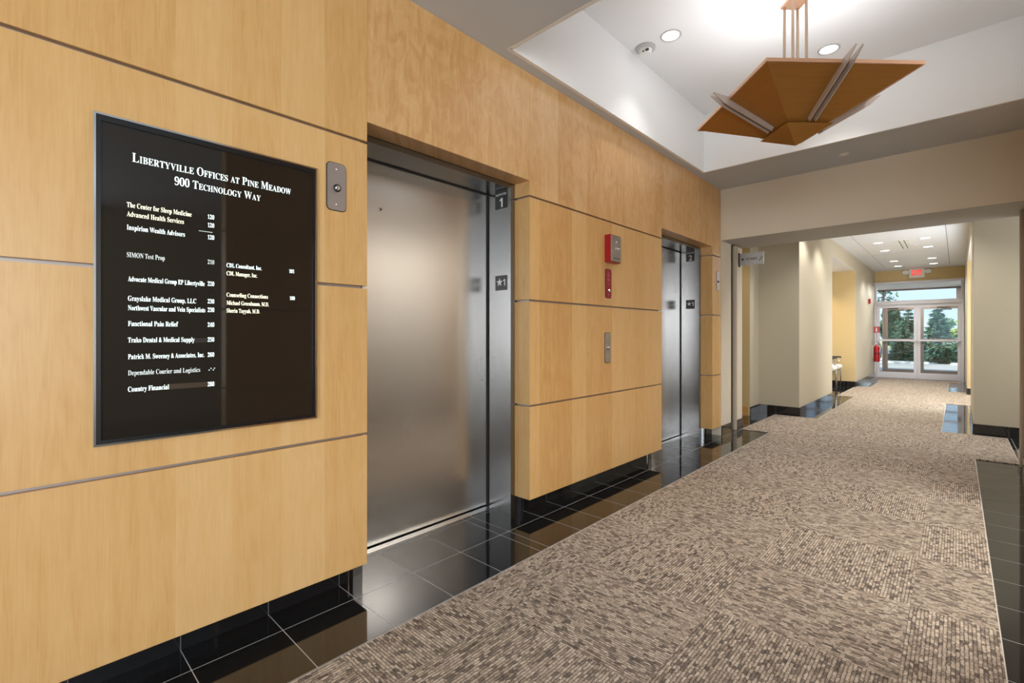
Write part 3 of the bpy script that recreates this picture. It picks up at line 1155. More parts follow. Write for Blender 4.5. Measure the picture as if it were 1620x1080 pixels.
def shell_faces(parent, hd, top, ap, name, mat, th=0.006):
    cs = [Vector((0, -hd, top)), Vector((hd, 0, top)), Vector((0, hd, top)), Vector((-hd, 0, top))]
    a = Vector((0, 0, ap))
    for i in range(4):
        p, q = cs[i], cs[(i + 1) % 4]
        n = (q - p).cross(a - p).normalized()
        if n.z > 0:
            n = -n
        bm = bmesh.new()
        o = [p, q, a]
        inn = [v - n * th for v in o]
        A = [bm.verts.new(v) for v in o]
        B = [bm.verts.new(v) for v in inn]
        bm.faces.new(A)
        bm.faces.new(B[::-1])
        for k in range(3):
            bm.faces.new((A[k], B[k], B[(k + 1) % 3], A[(k + 1) % 3]))
        bmesh.ops.recalc_face_normals(bm, faces=bm.faces[:])
        finish(name, bm, mat, parent)


shell_faces(pend, HD - 0.006, -0.002, AP, 'copper_shade', M['copper'])
# rim band
for i in range(4):
    p, q = CR[i], CR[(i + 1) % 4]
    d = (q - p).normalized()
    n = Vector((d.y, -d.x, 0))
    bm = bmesh.new()
    w = 0.012
    cs = []
    for base in (p, q):
        r_in = base * (1 - 0.020)
        cs.append([base, base + Vector((0, 0, 0.020)), r_in + Vector((0, 0, 0.020)), r_in])
    A = [bm.verts.new(v) for v in cs[0]]
    B = [bm.verts.new(v) for v in cs[1]]
    for k in range(4):
        bm.faces.new((A[k], A[(k + 1) % 4], B[(k + 1) % 4], B[k]))
    bm.faces.new(A[::-1])
    bm.faces.new(B)
    bmesh.ops.translate(bm, verts=bm.verts[:], vec=(0, 0, -0.006))
    bmesh.ops.recalc_face_normals(bm, faces=bm.faces[:])
    finish('rim', bm, M['copper_edge'], pend)
# small lower cap
CAPZ, CAPR, CAPA = -0.201, 0.205, -0.292
shell_faces(pend, CAPR, CAPZ, CAPZ - 0.083, 'lower_cap', M['copper'], 0.004)
# pairs of fins along the middle of each face
for i in range(4):
    p, q = CR[i], CR[(i + 1) % 4]
    mid = (p + q) / 2
    side = (q - p).normalized()
    out = mid.normalized()
    slope = (Vector((0, 0, AP)) - mid).normalized()
    nrm = side.cross(slope).normalized()
    if nrm.z > 0:
        nrm = -nrm
    for s in (-0.019, 0.019):
        bm = bmesh.new()
        a0 = mid + side * s + out * 0.095 + Vector((0, 0, 0.022))
        prof = [mid + out * 0.095 + Vector((0, 0, 0.040)), mid + out * 0.095 + Vector((0, 0, 0.034)), mid + out * 0.012 + nrm * 0.030,
                mid + (Vector((0, 0, AP)) - mid) * 0.66 + nrm * 0.030, mid + (Vector((0, 0, AP)) - mid) * 0.66 + nrm * 0.002, mid + out * 0.004 + nrm * 0.001 + Vector((0, 0, 0.016))]
        A = [bm.verts.new(v + side * (s - 0.003)) for v in prof]
        B = [bm.verts.new(v + side * (s + 0.003)) for v in prof]
        bm.faces.new(A)
        bm.faces.new(B[::-1])
        for k in range(6):
            bm.faces.new((A[k], B[k], B[(k + 1) % 6], A[(k + 1) % 6]))
        bmesh.ops.recalc_face_normals(bm, faces=bm.faces[:])
        finish('fin', bm, M['fin'], pend)
# rods and canopy
ROD = 0.062
cz = TZ - PZ
for dx, dy in ((0, -ROD), (ROD, 0), (0, ROD), (-ROD, 0)):
    bm = bmesh.new()
    tube(bm, [(dx, dy, -0.10), (dx, dy, cz - 0.12)], 0.0085, 10)
    finish('rod', bm, M['rod'], pend, smooth=False)
bm = bmesh.new()
prism(bm, [(0, -0.085), (0.085, 0), (0, 0.085), (-0.085, 0)], 'z', cz - 0.130, cz - 0.115)
prism(bm, [(0, -0.05), (0.05, 0), (0, 0.05), (-0.05, 0)], 'z', cz - 0.115, cz)
bmesh.ops.recalc_face_normals(bm, faces=bm.faces[:])
finish('canopy', bm, M['copper_edge'], pend)
# lamp inside the shade shines up on the tray
bm = bmesh.new()
lathe(bm, [(0.02, -0.16), (0.045, -0.13), (0.05, -0.10), (0.03, -0.07), (0.005, -0.06)], (0, 0, 0), 'z', 20)
finish('bulb', bm, M['lamp_soft'], pend, smooth=True)
add_light('pendant_uplight', 'AREA', (PX, PY, PZ + 0.012), 9, (0.90, 0.95, 1.0), size=0.72, direction=(0, 0, 1))
add_light('pendant_bulb_light', 'POINT', (PX, PY, PZ - 0.03), 0.7, (1.0, 0.98, 0.96), size=0.02)

# ------------------------------------------------------------------ portal at the end of the lobby
PH = 2.25
wf = struct(empty('wall_far'))
box('portal_header', -2.6, 4.2, 5.64, 5.972, PH, 3.0, M['beige_paint'], wf)
box('portal_soffit', -1.985, 0.42, 5.643, 5.972, PH - 0.003, PH, M['header_metal'], wf)
box('portal_header', -2.6, 1.7, 6.03, 6.42, PH + 0.01, 3.0, M['header_metal'], wf)
box('portal_wall', -2.6, -1.985, 5.64, 5.97, 0.0, PH, M['beige_paint'], wf)
box('portal_wall', -2.6, -1.985, 6.16, 6.37, 0.0, PH, M['beige_paint'], wf)
box('portal_wall', 0.42, 4.2, 5.64, 5.97, 0.0, PH, M['beige_paint'], wf)
box('portal_wall', 0.42, 1.7, 6.16, 6.40, 0.0, PH, M['beige_paint'], wf)
# coiling shutter guides in the slots
tr = struct(empty('trim_1'))
box('slot_lining', -2.10, -2.03, 5.97, 6.16, 0.0, PH + 0.2, M['slot'], tr)
box('slot_lining', 0.47, 0.54, 5.97, 6.16, 0.0, PH + 0.2, M['slot'], tr)
box('slot_lining', -2.03, 0.47, 5.973, 6.029, PH + 0.12, PH + 0.14, M['dark_gap'], tr)  # black lining stands in for the shade up in the slot
box('slot_lining', -2.03, 0.47, 6.020, 6.029, PH + 0.012, PH + 0.12, M['dark_gap'], tr)
bm = bmesh.new()
tube(bm, [(-1.995, 6.12, 0.002), (-1.995, 6.12, PH)], 0.030, 12)
finish('shutter_guide', bm, M['guide'], tr)
bm = bmesh.new()
tube(bm, [(0.43, 6.12, 0.002), (0.43, 6.12, PH)], 0.030, 12)
finish('shutter_guide', bm, M['guide'], tr)
bf = struct(empty('baseboard_far'))
base_run(bf, -1.985, -1.975, 5.644, 5.966, [5.92])
base_run(bf, -1.985, -1.975, 6.17, 6.368, [])
base_run(bf, 0.408, 0.42, 5.644, 5.966, [])
base_run(bf, 0.408, 0.42, 6.165, 6.398, [])

# ------------------------------------------------------------------ right and rear lobby walls (seen in reflections)
wr = struct(empty('wall_right'))
for y0, y1 in ((1.264, 2.75), (4.35, 5.638)):
    for z0, z1 in ROWS + [TOPROW]:
        panel_box(wr, 0.52, 0.64, y0, y1, z0, z1, M['wood_c'])
    bm = bmesh.new()
    for za, zb in ((0.702, 0.714), (1.376, 1.389), (2.043, 2.056)):
        bx(bm, 0.532, 0.64, y0 + 0.01, y1 - 0.01, za - 0.002, zb + 0.002)
    finish('reveal_channel', bm, M['dark_gap'], wr)
    box('base_tile', 0.62, 0.64, y0 + 0.06, y1 - 0.01, 0, 0.11, M['granite'], wr)
    box('wall_core', 0.62, 0.66, y0 + 0.004, y1, 0, SOFF, M['dark_gap'], wr)
box('recess_wall', 2.1, 2.2, 2.0, 5.1, 0, SOFF, M['grey_wall'], wr)
box('recess_wall', 0.66, 2.1, 2.64, 2.74, 0, SOFF, M['grey_wall'], wr)
box('recess_wall', 0.66, 2.1, 4.36, 4.46, 0, SOFF, M['grey_wall'], wr)
box('recess_header', 0.64, 0.72, 2.75, 4.35, 2.4, SOFF, M['beige_paint'], wr)
box('side_wall', 4.1, 4.2, -4.9, 5.64, 0, 0.4, M['beige'], wr)
box('side_wall', 4.1, 4.2, -4.9, 5.64, 2.7, SOFF, M['beige'], wr)
box('side_wall', 4.1, 4.2, 0.4, 5.64, 0.4, 2.7, M['beige'], wr)
box('side_wall', 4.1, 4.2, -4.9, -2.3, 0.4, 2.7, M['beige'], wr)
add_light('recess_fill_light', 'AREA', (1.45, 3.55, 2.78), 60, (1.0, 0.96, 0.9), size=0.9)  # added so the elevator doors reflect a brighter recess
rf = struct(empty('sun_block'))  # unseen slab and wall added to keep the sun out of the interior
box('sun_block_slab', -5.2, 4.6, -5.2, VY0, 3.60, 3.8, M['grey_wall'], rf)
box('sun_block_wall', -5.2, -4.6, -5.2, VY0 - 2.0, -0.3, 3.6, M['grey_wall'], rf)
wb_ = struct(empty('wall_back'))
box('back_wall', -2.6, -1.2, -4.9, -4.8, 0, SOFF, M['beige'], wb_)
box('back_wall', 3.6, 4.2, -4.9, -4.8, 0, SOFF, M['beige'], wb_)
box('back_wall', -1.2, 3.6, -4.9, -4.8, 2.75, SOFF, M['beige'], wb_)
box('back_wall', -1.2, 3.6, -4.9, -4.8, 0, 0.3, M['beige'], wb_)
w1 = struct(empty('window_1'))
bm = bmesh.new()
for x in (-1.2, 0.0, 1.2, 2.4, 3.55):
    bx(bm, x, x + 0.05, -4.88, -4.82, 0.3, 2.75)
bx(bm, -1.2, 3.6, -4.88, -4.82, 0.3, 0.35)
bx(bm, -1.2, 3.6, -4.88, -4.82, 2.70, 2.75)
finish('window_frame', bm, M['aluminium'], w1)
box('glass_pane', -1.2, 3.6, -4.855, -4.850, 0.3, 2.75, M['glass'], w1)
w2 = struct(empty('window_2'))
bm = bmesh.new()
for y in (-2.3, -0.95, 0.35):
    bx(bm, 4.12, 4.18, y, y + 0.05, 0.4, 2.7)
finish('window_frame', bm, M['aluminium'], w2)
box('glass_pane', 4.145, 4.150, -2.3, 0.4, 0.4, 2.7, M['glass'], w2)

# ------------------------------------------------------------------ corridor beyond the portal
CZ = 2.87        # corridor ceiling
HZ = 2.585       # alcove ceiling
EY = 16.2        # end wall
HL, HR = -1.64, 0.14
wh = struct(empty('wall_hall_left'))
# stair passage and pilaster on the left
box('passage_wall', -4.4, -2.18, 7.30, 7.72, 0, CZ, M['yellow'], wh)
box('pilaster_wall', -2.18, -2.17, 7.302, 7.72, 0, CZ, M['beige'], wh)
box('pier_wall', -2.60, HL, 7.72, 10.16, 0, CZ, M['beige'], wh)
box('alcove_header', -2.2, HL, 10.16, 12.85, HZ, CZ, M['beige'], wh)
box('alcove_wall', -2.95, -2.85, 10.0, 13.0, 0, CZ, M['yellow'], wh)
box('pier_wall', -2.95, HL, 12.85, EY, 0, CZ, M['beige'], wh)
box('alcove_end', -2.85, HL - 0.002, 12.845, 12.85, 0, HZ, M['yellow'], wh)
box('passage_wall', -4.5, -4.4, 6.0, 7.8, 0, CZ, M['yellow'], wh)
wrh = struct(empty('wall_hall_right'))
box('pier_wall', HR, 1.7, 7.72, 9.45, 0, CZ, M['beige'], wrh)
box('alcove_header', HR, 0.70, 9.45, 12.72, HZ, CZ, M['beige'], wrh)
box('alcove_wall', 1.25, 1.35, 9.45, 12.72, 0, CZ, M['yellow'], wrh)
box('pier_wall', HR, 1.35, 12.72, EY, 0, CZ, M['beige'], wrh)
box('alcove_end', HR + 0.002, 1.25, 12.715, 12.72, 0, HZ, M['yellow'], wrh)
box('passage_wall', 1.7, 1.8, 5.9, 7.8, 0, CZ, M['beige'], wrh)
we = struct(empty('wall_hall_end'))
FT = 2.565
box('end_wall', HL, HR, EY, EY + 0.12, FT, CZ, M['yellow'], we)
bh = struct(empty('baseboard_hall'))
base_run(bh, -2.17, -2.160, 7.305, 7.715, [7.5], h=0.125)
base_run(bh, -2.16, HL, 7.708, 7.72, [-1.938], axis='x', h=0.125)
base_run(bh, HL, HL + 0.010, 7.708, 10.16, [7.95 + 0.305 * k for k in range(8)], h=0.125)
base_run(bh, -2.84, HL, 12.833, 12.845, [-2.55, -2.245, -1.94], axis='x', h=0.125)
base_run(bh, HL, HL + 0.010, 12.84, 16.18, [13.1 + 0.305 * k for k in range(11)], h=0.125)
base_run(bh, HR, 1.7, 7.708, 7.72, [0.424, 0.729], axis='x', h=0.125)
base_run(bh, HR - 0.010, HR, 7.708, 9.45, [7.95 + 0.305 * k for k in range(5)], h=0.125)
base_run(bh, HR, 1.25, 12.703, 12.715, [0.44], axis='x', h=0.125)
base_run(bh, HR - 0.010, HR, 12.703, 16.18, [13.1 + 0.305 * k for k in range(11)], h=0.125)
base_run(bh, -2.85, -2.84, 10.17, 12.82, [10.5 + 0.305 * k for k in range(8)], h=0.125)
box('wood_base', -4.4, -2.19, 7.288, 7.30, 0, 0.125, M['wood_base'], bh)

ch = struct(empty('ceiling_hall'))
box('ceiling_slab', -4.5, 1.8, 6.42, EY + 0.12, CZ, CZ + 0.05, M['white'], ch)
box('alcove_ceiling', -2.85, -2.2, 10.16, 12.845, HZ, HZ + 0.03, M['white'], ch)
box('alcove_ceiling', 0.70, 1.25, 9.45, 12.715, HZ, HZ + 0.03, M['white'], ch)
bm = bmesh.new()
bx(bm, -2.2, HL - 0.004, 10.165, 12.84, HZ - 0.004, HZ)
bx(bm, HR + 0.004, 0.7, 9.455, 12.71, HZ - 0.004, HZ)
finish('alcove_ceiling', bm, M['white'], ch)
# shallow dropped panels with shadow reveals
for y0, y1 in ((8.0, 12.60), (12.78, 15.50)):
    x0, x1 = -1.34, -0.14
    bm = bmesh.new()
    e = 0.012
    bx(bm, x0 - e, x0, y0 - e, y1 + e, CZ - 0.0015, CZ)
    bx(bm, x1, x1 + e, y0 - e, y1 + e, CZ - 0.0015, CZ)
    bx(bm, x0, x1, y0 - e, y0, CZ - 0.0015, CZ)
    bx(bm, x0, x1, y1, y1 + e, CZ - 0.0015, CZ)
    finish('reveal_line', bm, simple('ceiling_reveal_grey', lin(168, 168, 168), 0.6), ch)
    box('ceiling_panel', x0, x1, y0, y1, CZ - 0.006, CZ, M['white'], ch)

n_ = 0
names_row = ['nearest', 'second', 'third', 'farthest']
for x, side in ((-1.07, 'left'), (-0.41, 'right')):
    for k, y in enumerate((11.06, 12.19, 14.05, 15.15)):
        downlight(x, y, CZ - 0.006, 0.095, 'round corridor ceiling downlight, %s in the %s row' % (names_row[k], side), 'corridor downlights', energy=42, spot=math.radians(120))
for x, y in ((-1.20, 9.0), (-0.3, 9.0), (-1.25, 7.9), (-1.0, 7.0), (-0.3, 7.0)):
    add_light('corridor_downlight_beam', 'SPOT', (x, y, CZ - 0.03), 34, (1.0, 0.965, 0.92), size=0.05, spot=math.radians(120), blend=0.6)
# alcove lamp: a wall washer in the seating alcove
add_light('alcove_downlight_beam', 'SPOT', (-2.45, 12.2, HZ - 0.02), 40, (1.0, 0.86, 0.62), size=0.05, spot=math.radians(120), blend=0.6)
add_light('alcove_downlight_beam', 'SPOT', (0.9, 12.0, HZ - 0.02), 30, (1.0, 0.86, 0.62), size=0.05, spot=math.radians(120), blend=0.6)
# unseen lamp added to brighten the stair passage
add_light('passage_fill_beam', 'SPOT', (-3.0, 6.9, CZ - 0.03), 26, (1.0, 0.9, 0.74), size=0.05, spot=math.radians(130), blend=0.6)

# linear air grille
t_ = thing('linear_air_grille', 'three-slot white air grille in the corridor ceiling', 'air vent', (-0.74, 11.55, CZ - 0.006))
GX0, GX1, GY0, GY1 = -0.835, -0.640, 11.0, 12.12
bm = bmesh.new()
for k in range(3):
    x = GX0 + k * 0.070
    bx(bm, x, x + 0.055, GY0, GY1, CZ - 0.014, CZ - 0.006)
bx(bm, GX0, GX1, GY0 - 0.012, GY0, CZ - 0.014, CZ - 0.006)
bx(bm, GX0, GX1, GY1, GY1 + 0.012, CZ - 0.014, CZ - 0.006)
hang(finish('grille_frame', bm, M['white_plastic']), t_)
bm = bmesh.new()
bx(bm, GX0 + 0.002, GX1 - 0.002, GY0, GY1, CZ - 0.0075, CZ - 0.0065)
hang(finish('dark_slots', bm, M['black']), t_)
for nm, x, y, lb in (('sprinkler_cover', -0.58, 11.85, 'small round sprinkler cover beside the corridor air grille'), ('sprinkler_cover', -0.59, 14.9, 'small round sprinkler cover on the corridor ceiling near the exit sign')):
    t_ = thing(nm, lb, 'sprinkler', (x, y, CZ - 0.006))
    bm = bmesh.new()
    lathe(bm, [(0.05, 0), (0.05, -0.004), (0.03, -0.008)], (0, 0, 0), 'z', 24)
    finish('cover_plate', bm, M['white_plastic'], t_)
    bm = bmesh.new()
    lathe(bm, [(0.022, -0.008), (0.016, -0.016), (0.003, -0.018)], (0, 0, 0), 'z', 16)
    finish('cap', bm, M['aluminium'], t_)

# ------------------------------------------------------------------ stairs sign on the portal jamb
t_ = thing('stairs_sign', 'small satin sign reading STAIRS with left arrow, projecting at the opening', 'sign', (-1.985, 6.25, 2.02))
hang(box('wall_bracket', -1.988, -1.972, 6.235, 6.262, 2.005, 2.175, M['black']), t_)
hang(box('panel', -1.972, -1.700, 6.238, 6.258, 2.018, 2.168, M['sign_face'], bevel=0.002), t_)
hang(place_text('lettering', text_bm('STAIRS', serif=False, bold=0.012), FACE_NY, (-1.895, 6.238, 2.078), M['black_ink'], None, width=0.125, height=0.030), t_)
bm = bmesh.new()
prism(bm, [(-1.955, 2.092), (-1.935, 2.112), (-1.929, 2.106), (-1.939, 2.096), (-1.915, 2.096), (-1.915, 2.088), (-1.939, 2.088), (-1.929, 2.078), (-1.935, 2.072)], 'y', 6.2372, 6.238)
bmesh.ops.recalc_face_normals(bm, faces=bm.faces[:])
hang(finish('arrow', bm, M['black_ink']), t_)
bm = bmesh.new()
st_ = [(-1.752, 2.062)]
for k in range(5):
    st_ += [(-1.752 + k * 0.007, 2.069 + k * 0.010), (-1.745 + k * 0.007, 2.069 + k * 0.010)]
st_ += [(-1.713, 2.115), (-1.710, 2.109), (-1.745, 2.060)]
prism(bm, st_, 'y', 6.2372, 6.238)
bmesh.ops.recalc_face_normals(bm, faces=bm.faces[:])
hang(finish('stair_symbol', bm, M['black_ink']), t_)

# ------------------------------------------------------------------ exit sign
t_ = thing('exit_sign', 'white EXIT sign with red letters and two emergency lamps over the glass doors', 'exit sign', (-0.765, EY, 2.64))
hang(box('housing', -0.920, -0.610, EY - 0.055, EY, 2.640, 2.868, M['white_plastic'], bevel=0.006), t_)
hang(place_text('lettering', text_bm('EXIT', serif=False, bold=0.03), FACE_NY, (-0.865, EY - 0.0555, 2.705), M['exit_red'], None, width=0.20, height=0.135), t_)
for s in (-1, 1):
    bm = bmesh.new()
    cx = -0.765 + s * 0.222
    prism(bm, rounded(cx, 2.792, 0.135, 0.105, 0.05, 8), 'y', EY - 0.06, EY - 0.001)
    bmesh.ops.recalc_face_normals(bm, faces=bm.faces[:])
    hd = hang(finish('lamp_head', bm, M['white_plastic']), t_)
    bm = bmesh.new()
    lathe(bm, [(0.036, 0.0), (0.036, -0.006), (0.02, -0.012), (0.002, -0.014)], (cx + s * 0.006, EY - 0.06, 2.792), 'y', 20)
    o = finish('lamp_lens', bm, M['chrome'])
    o.parent = hd
    o.matrix_parent_inverse = hd.matrix_parent_inverse.copy()

# ------------------------------------------------------------------ fire equipment on the left hall wall
t_ = thing('fire_alarm_strobe', 'small red fire alarm strobe high on the corridor wall near the doors', 'fire alarm', (HL, 14.95, 1.95))
hang(box('housing', HL, HL + 0.045, 14.90, 15.02, 1.945, 2.065, M['red'], bevel=0.004), t_)
hang(box('strobe_lens', HL + 0.045, HL + 0.062, 14.93, 14.99, 1.985, 2.045, M['white_plastic'], bevel=0.004), t_)
t_ = thing('extinguisher_sign', 'red projecting sign with white extinguisher symbol above the fire extinguisher', 'sign', (HL, 15.95, 1.22))
bm = bmesh.new()
prism(bm, [(HL, 15.98), (HL + 0.13, 15.95), (HL + 0.13, 15.945), (HL, 15.92)], 'z', 1.215, 1.375)
bmesh.ops.recalc_face_normals(bm, faces=bm.faces[:])
hang(finish('panel', bm, M['red']), t_)
hang(box('symbol', HL + 0.050, HL + 0.078, 15.925, 15.930, 1.245, 1.325, M['white_ink']), t_)
hang(box('symbol_top', HL + 0.056, HL + 0.072, 15.926, 15.931, 1.330, 1.348, M['white_ink']), t_)

ex = thing('fire_extinguisher', 'red fire extinguisher hanging on the corridor wall beside the glass doors', 'fire extinguisher', (HL + 0.09, 15.72, 0.45))
bm = bmesh.new()
lathe(bm, [(0.055, 0), (0.068, 0.012), (0.070, 0.03), (0.070, 0.34), (0.062, 0.39), (0.035, 0.42), (0.022, 0.43), (0.022, 0.455)], (0, 0, 0), 'z', 24)
finish('cylinder', bm, M['red'], ex, smooth=True)
bm = bmesh.new()
lathe(bm, [(0.0715, 0.20), (0.0715, 0.225)], (0, 0, 0), 'z', 24)
finish('strap', bm, M['rubber'], ex)
box('instruction_label', 0.060, 0.0712, -0.030, 0.030, 0.255, 0.33, M['white_plastic'], ex)
bm = bmesh.new()
bx(bm, -0.016, 0.016, -0.016, 0.016, 0.450, 0.490)
bx(bm, -0.010, 0.010, -0.015, 0.090, 0.490, 0.500)
bx(bm, -0.010, 0.010, -0.015, 0.080, 0.462, 0.470)
finish('valve_handle', bm, M['chrome'], ex)
bm = bmesh.new()
tube(bm, [(0.015, -0.01, 0.47), (0.07, -0.03, 0.46), (0.10, -0.045, 0.38), (0.095, -0.045, 0.20), (0.088, -0.04, 0.10)], 0.008, 8, r_end=0.012)
finish('hose', bm, M['rubber'], ex, smooth=True)
box('wall_bracket', -0.09, -0.068, -0.02, 0.02, 0.10, 0.44, M['chrome'], ex)

# ------------------------------------------------------------------ seating in the left alcove
def chair(loc, label):
    root = thing('guest_chair', label, 'chair', loc, 'chairs in the corridor alcove')
    # chair faces +X, origin at the middle of the floor footprint
    bm = bmesh.new()
    pts = []
    for k in range(15):
        a = k / 14
    prof = [(-0.24, 0.40), (0.18, 0.40), (0.235, 0.41), (0.262, 0.435), (0.268, 0.465), (0.255, 0.495), (0.22, 0.508), (-0.24, 0.490)]
    prism(bm, prof, 'y', -0.225, 0.225)
    bmesh.ops.recalc_face_normals(bm, faces=bm.faces[:])
    bmesh.ops.bevel(bm, geom=bm.edges[:], offset=0.008, segments=2, affect='EDGES')
    finish('seat', bm, M['seat'], root)
    bm = bmesh.new()
    prof = [(-0.235, 0.55), (-0.205, 0.55), (-0.250, 0.86), (-0.285, 0.86)]
    prism(bm, prof, 'y', -0.215, 0.215)
    bmesh.ops.recalc_face_normals(bm, faces=bm.faces[:])
    bmesh.ops.bevel(bm, geom=bm.edges[:], offset=0.010, segments=2, affect='EDGES')
    finish('backrest', bm, M['seat'], root)
    for s in (-1, 1):
        y = s * 0.25
        bm = bmesh.new()
        tube(bm, [(0.235, y, 0.0), (0.232, y, 0.25), (0.225, y, 0.42), (0.17, y, 0.655)], 0.0125, 10)
        finish('front_leg', bm, M['tube'], root, smooth=True)
        bm = bmesh.new()
        tube(bm, [(-0.27, y, 0.0), (-0.235, y, 0.40), (-0.25, y, 0.60), (-0.285, y, 0.84)], 0.0125, 10)
        finish('rear_leg', bm, M['tube'], root, smooth=True)
        bm = bmesh.new()
        tube(bm, [(-0.26, y, 0.655), (0.0, y, 0.667), (0.20, y, 0.667), (0.245, y, 0.660)], 0.018, 10)
        finish('armrest', bm, M['rubber'], root, smooth=True)
        bm = bmesh.new()
        tube(bm, [(-0.235, y, 0.42), (0.225, y, 0.42)], 0.010, 8)
        finish('side_rail', bm, M['tube'], root)
    bm = bmesh.new()
    tube(bm, [(0.225, -0.25, 0.395), (0.225, 0.25, 0.395)], 0.010, 8)
    finish('front_rail', bm, M['tube'], root)
    return root


chair((-2.13, 12.50, 0), 'white-seated chair with black arms against the alcove end wall')
chair((-2.13, 11.90, 0), 'white-seated chair with black arms, partly hidden behind the corridor pier')

# ------------------------------------------------------------------ glass doors
def leaf(parent, x0, x1, y, z0, z1, stile, top, bot, mid, mat, push_side, th=0.045):
    lf = empty('door_leaf')
    lf.parent = parent
    bm = bmesh.new()
    bx(bm, x0, x0 + stile, y, y + th, z0, z1)
    bx(bm, x1 - stile, x1, y, y + th, z0, z1)
    bx(bm, x0 + stile, x1 - stile, y, y + th, z1 - top, z1)
    bx(bm, x0 + stile, x1 - stile, y, y + th, z0, z0 + bot)
    finish('leaf_frame', bm, mat, lf)
    box('glass_pane', x0 + stile, x1 - stile, y + th / 2 - 0.003, y + th / 2 + 0.003, z0 + bot, z1 - top, M['glass'], lf)
    bm = bmesh.new()
    bx(bm, x0 + 0.01, x1 - 0.01, y - 0.075, y - 0.040, mid - 0.024, mid + 0.024)
    bx(bm, x0 + 0.01, x0 + 0.05, y - 0.042, y, mid - 0.022, mid + 0.022)
    bx(bm, x1 - 0.05, x1 - 0.01, y - 0.042, y, mid - 0.022, mid + 0.022)
    finish('push_bar', bm, mat, lf)
    # closer arm under the head
    bm = bmesh.new()
    xc = x0 + 0.22 if push_side == 'l' else x1 - 0.45
    bx(bm, xc, xc + 0.24, y + th, y + th + 0.05, z1 - top - 0.03, z1 - top + 0.02)
    bx(bm, xc + 0.2, xc + 0.42, y + th + 0.02, y + th + 0.035, z1 - top + 0.02, z1 - top + 0.03)
    finish('door_closer', bm, M['bronze'], lf)
    return lf


d3 = struct(empty('door_3'))
FX0, FX1 = -1.655, 0.125
F0, F1 = FX0 + 0.055, FX1 - 0.055
bm = bmesh.new()
bx(bm, FX0, F0, EY - 0.03, EY + 0.12, 0, FT)
bx(bm, F1, FX1, EY - 0.03, EY + 0.12, 0, FT)
bx(bm, F0, F1, EY - 0.03, EY + 0.12, FT - 0.05, FT)
bx(bm, F0, F1, EY - 0.03, EY + 0.12, 1.965, 2.065)
finish('door_frame', bm, M['aluminium'], d3)
box('transom_glass', F0, F1, EY + 0.05, EY + 0.056, 2.065, FT - 0.05, M['glass'], d3)
box('threshold', F0, F1, EY - 0.03, EY + 0.12, 0, 0.012, M['chrome'], d3)
MX = -0.762
leaf(d3, F0 + 0.003, MX - 0.003, EY + 0.01, 0.012, 1.960, 0.062, 0.085, 0.155, 1.015, M['aluminium'], 'l')
leaf(d3, MX + 0.003, F1 - 0.003, EY + 0.01, 0.012, 1.960, 0.062, 0.085, 0.155, 1.015, M['aluminium'], 'r')

# vestibule
VY = 18.25
wv = struct(empty('wall_vestibule'))
box('side_wall', -2.75, -2.65, EY + 0.12, VY, 0, 2.62, M['beige_paint'], wv)
box('side_wall', 1.05, 1.15, EY + 0.12, VY, 0, 2.62, M['beige_paint'], wv)
box('return_wall', -2.75, FX0, EY + 0.001, EY + 0.12, 0, 2.62, M['beige_paint'], wv)
box('return_wall', FX1, 1.15, EY + 0.001, EY + 0.12, 0, 2.62, M['beige_paint'], wv)
box('grey_casing', -0.02, 0.30, VY - 0.32, VY - 0.12, 2.02, 2.45, simple('warm_grey_casing', lin(140, 128, 118), 0.6), wv)
box('vestibule_ceiling', -2.75, 1.15, EY + 0.12, VY + 0.05, 2.52, 2.62, M['white_matt'], wv)
fv = struct(empty('floor_vestibule'))
box('entry_mat', -2.65, 1.05, EY + 0.12, VY, -0.02, 0.004, M['mat'], fv)
add_light('vestibule_downlight', 'AREA', (-0.8, 17.2, 2.50), 45, (1, 0.98, 0.94), size=0.25)
d4 = struct(empty('door_4'))
bm = bmesh.new()
for x in (-1.665, 0.10):
    bx(bm, x, x + 0.055, VY, VY + 0.12, 0, 2.60)
bx(bm, -2.65, 1.05, VY, VY + 0.12, 2.475, 2.52)
bx(bm, -1.61, 0.10, VY + 0.01, VY + 0.10, 1.985, 2.050)
bx(bm, -2.65, -1.665, VY, VY + 0.12, 0.0, 0.06)
bx(bm, 0.155, 1.05, VY, VY + 0.12, 0.0, 0.06)
finish('door_frame', bm, M['bronze'], d4)
leaf(d4, -1.607, -0.786, VY + 0.01, 0.0, 1.980, 0.070, 0.075, 0.13, 1.02, M['bronze'], 'l')
leaf(d4, -0.780, 0.097, VY + 0.01, 0.0, 1.980, 0.070, 0.075, 0.13, 1.02, M['bronze'], 'r')

# ------------------------------------------------------------------ outdoors
def ground(name, x0, x1, y0, y1, z, mat):
    o = box(name, x0, x1, y0, y1, z - 0.1, z, mat)
    return o


tag(struct(ground('ground_lawn', -80, 80, -60, 160, -0.30, M['lawn'])), '', '') if False else struct(ground('ground_lawn', -80, 80, -60, 160, -0.30, M['lawn']))
struct(ground('ground_walk', -9, 9, VY + 0.12, 25.6, -0.02, M['concrete']))
struct(ground('ground_drive', -30, 30, 28.2, 30.5, -0.16, M['asphalt']))
struct(ground('ground_street', -70, 70, 46, 58, -0.26, M['asphalt']))
kb = box('kerb', -25, 25, 30.5, 30.8, -0.2, -0.02, M['kerb'])
struct(kb)
kb.name = 'ground_kerb'
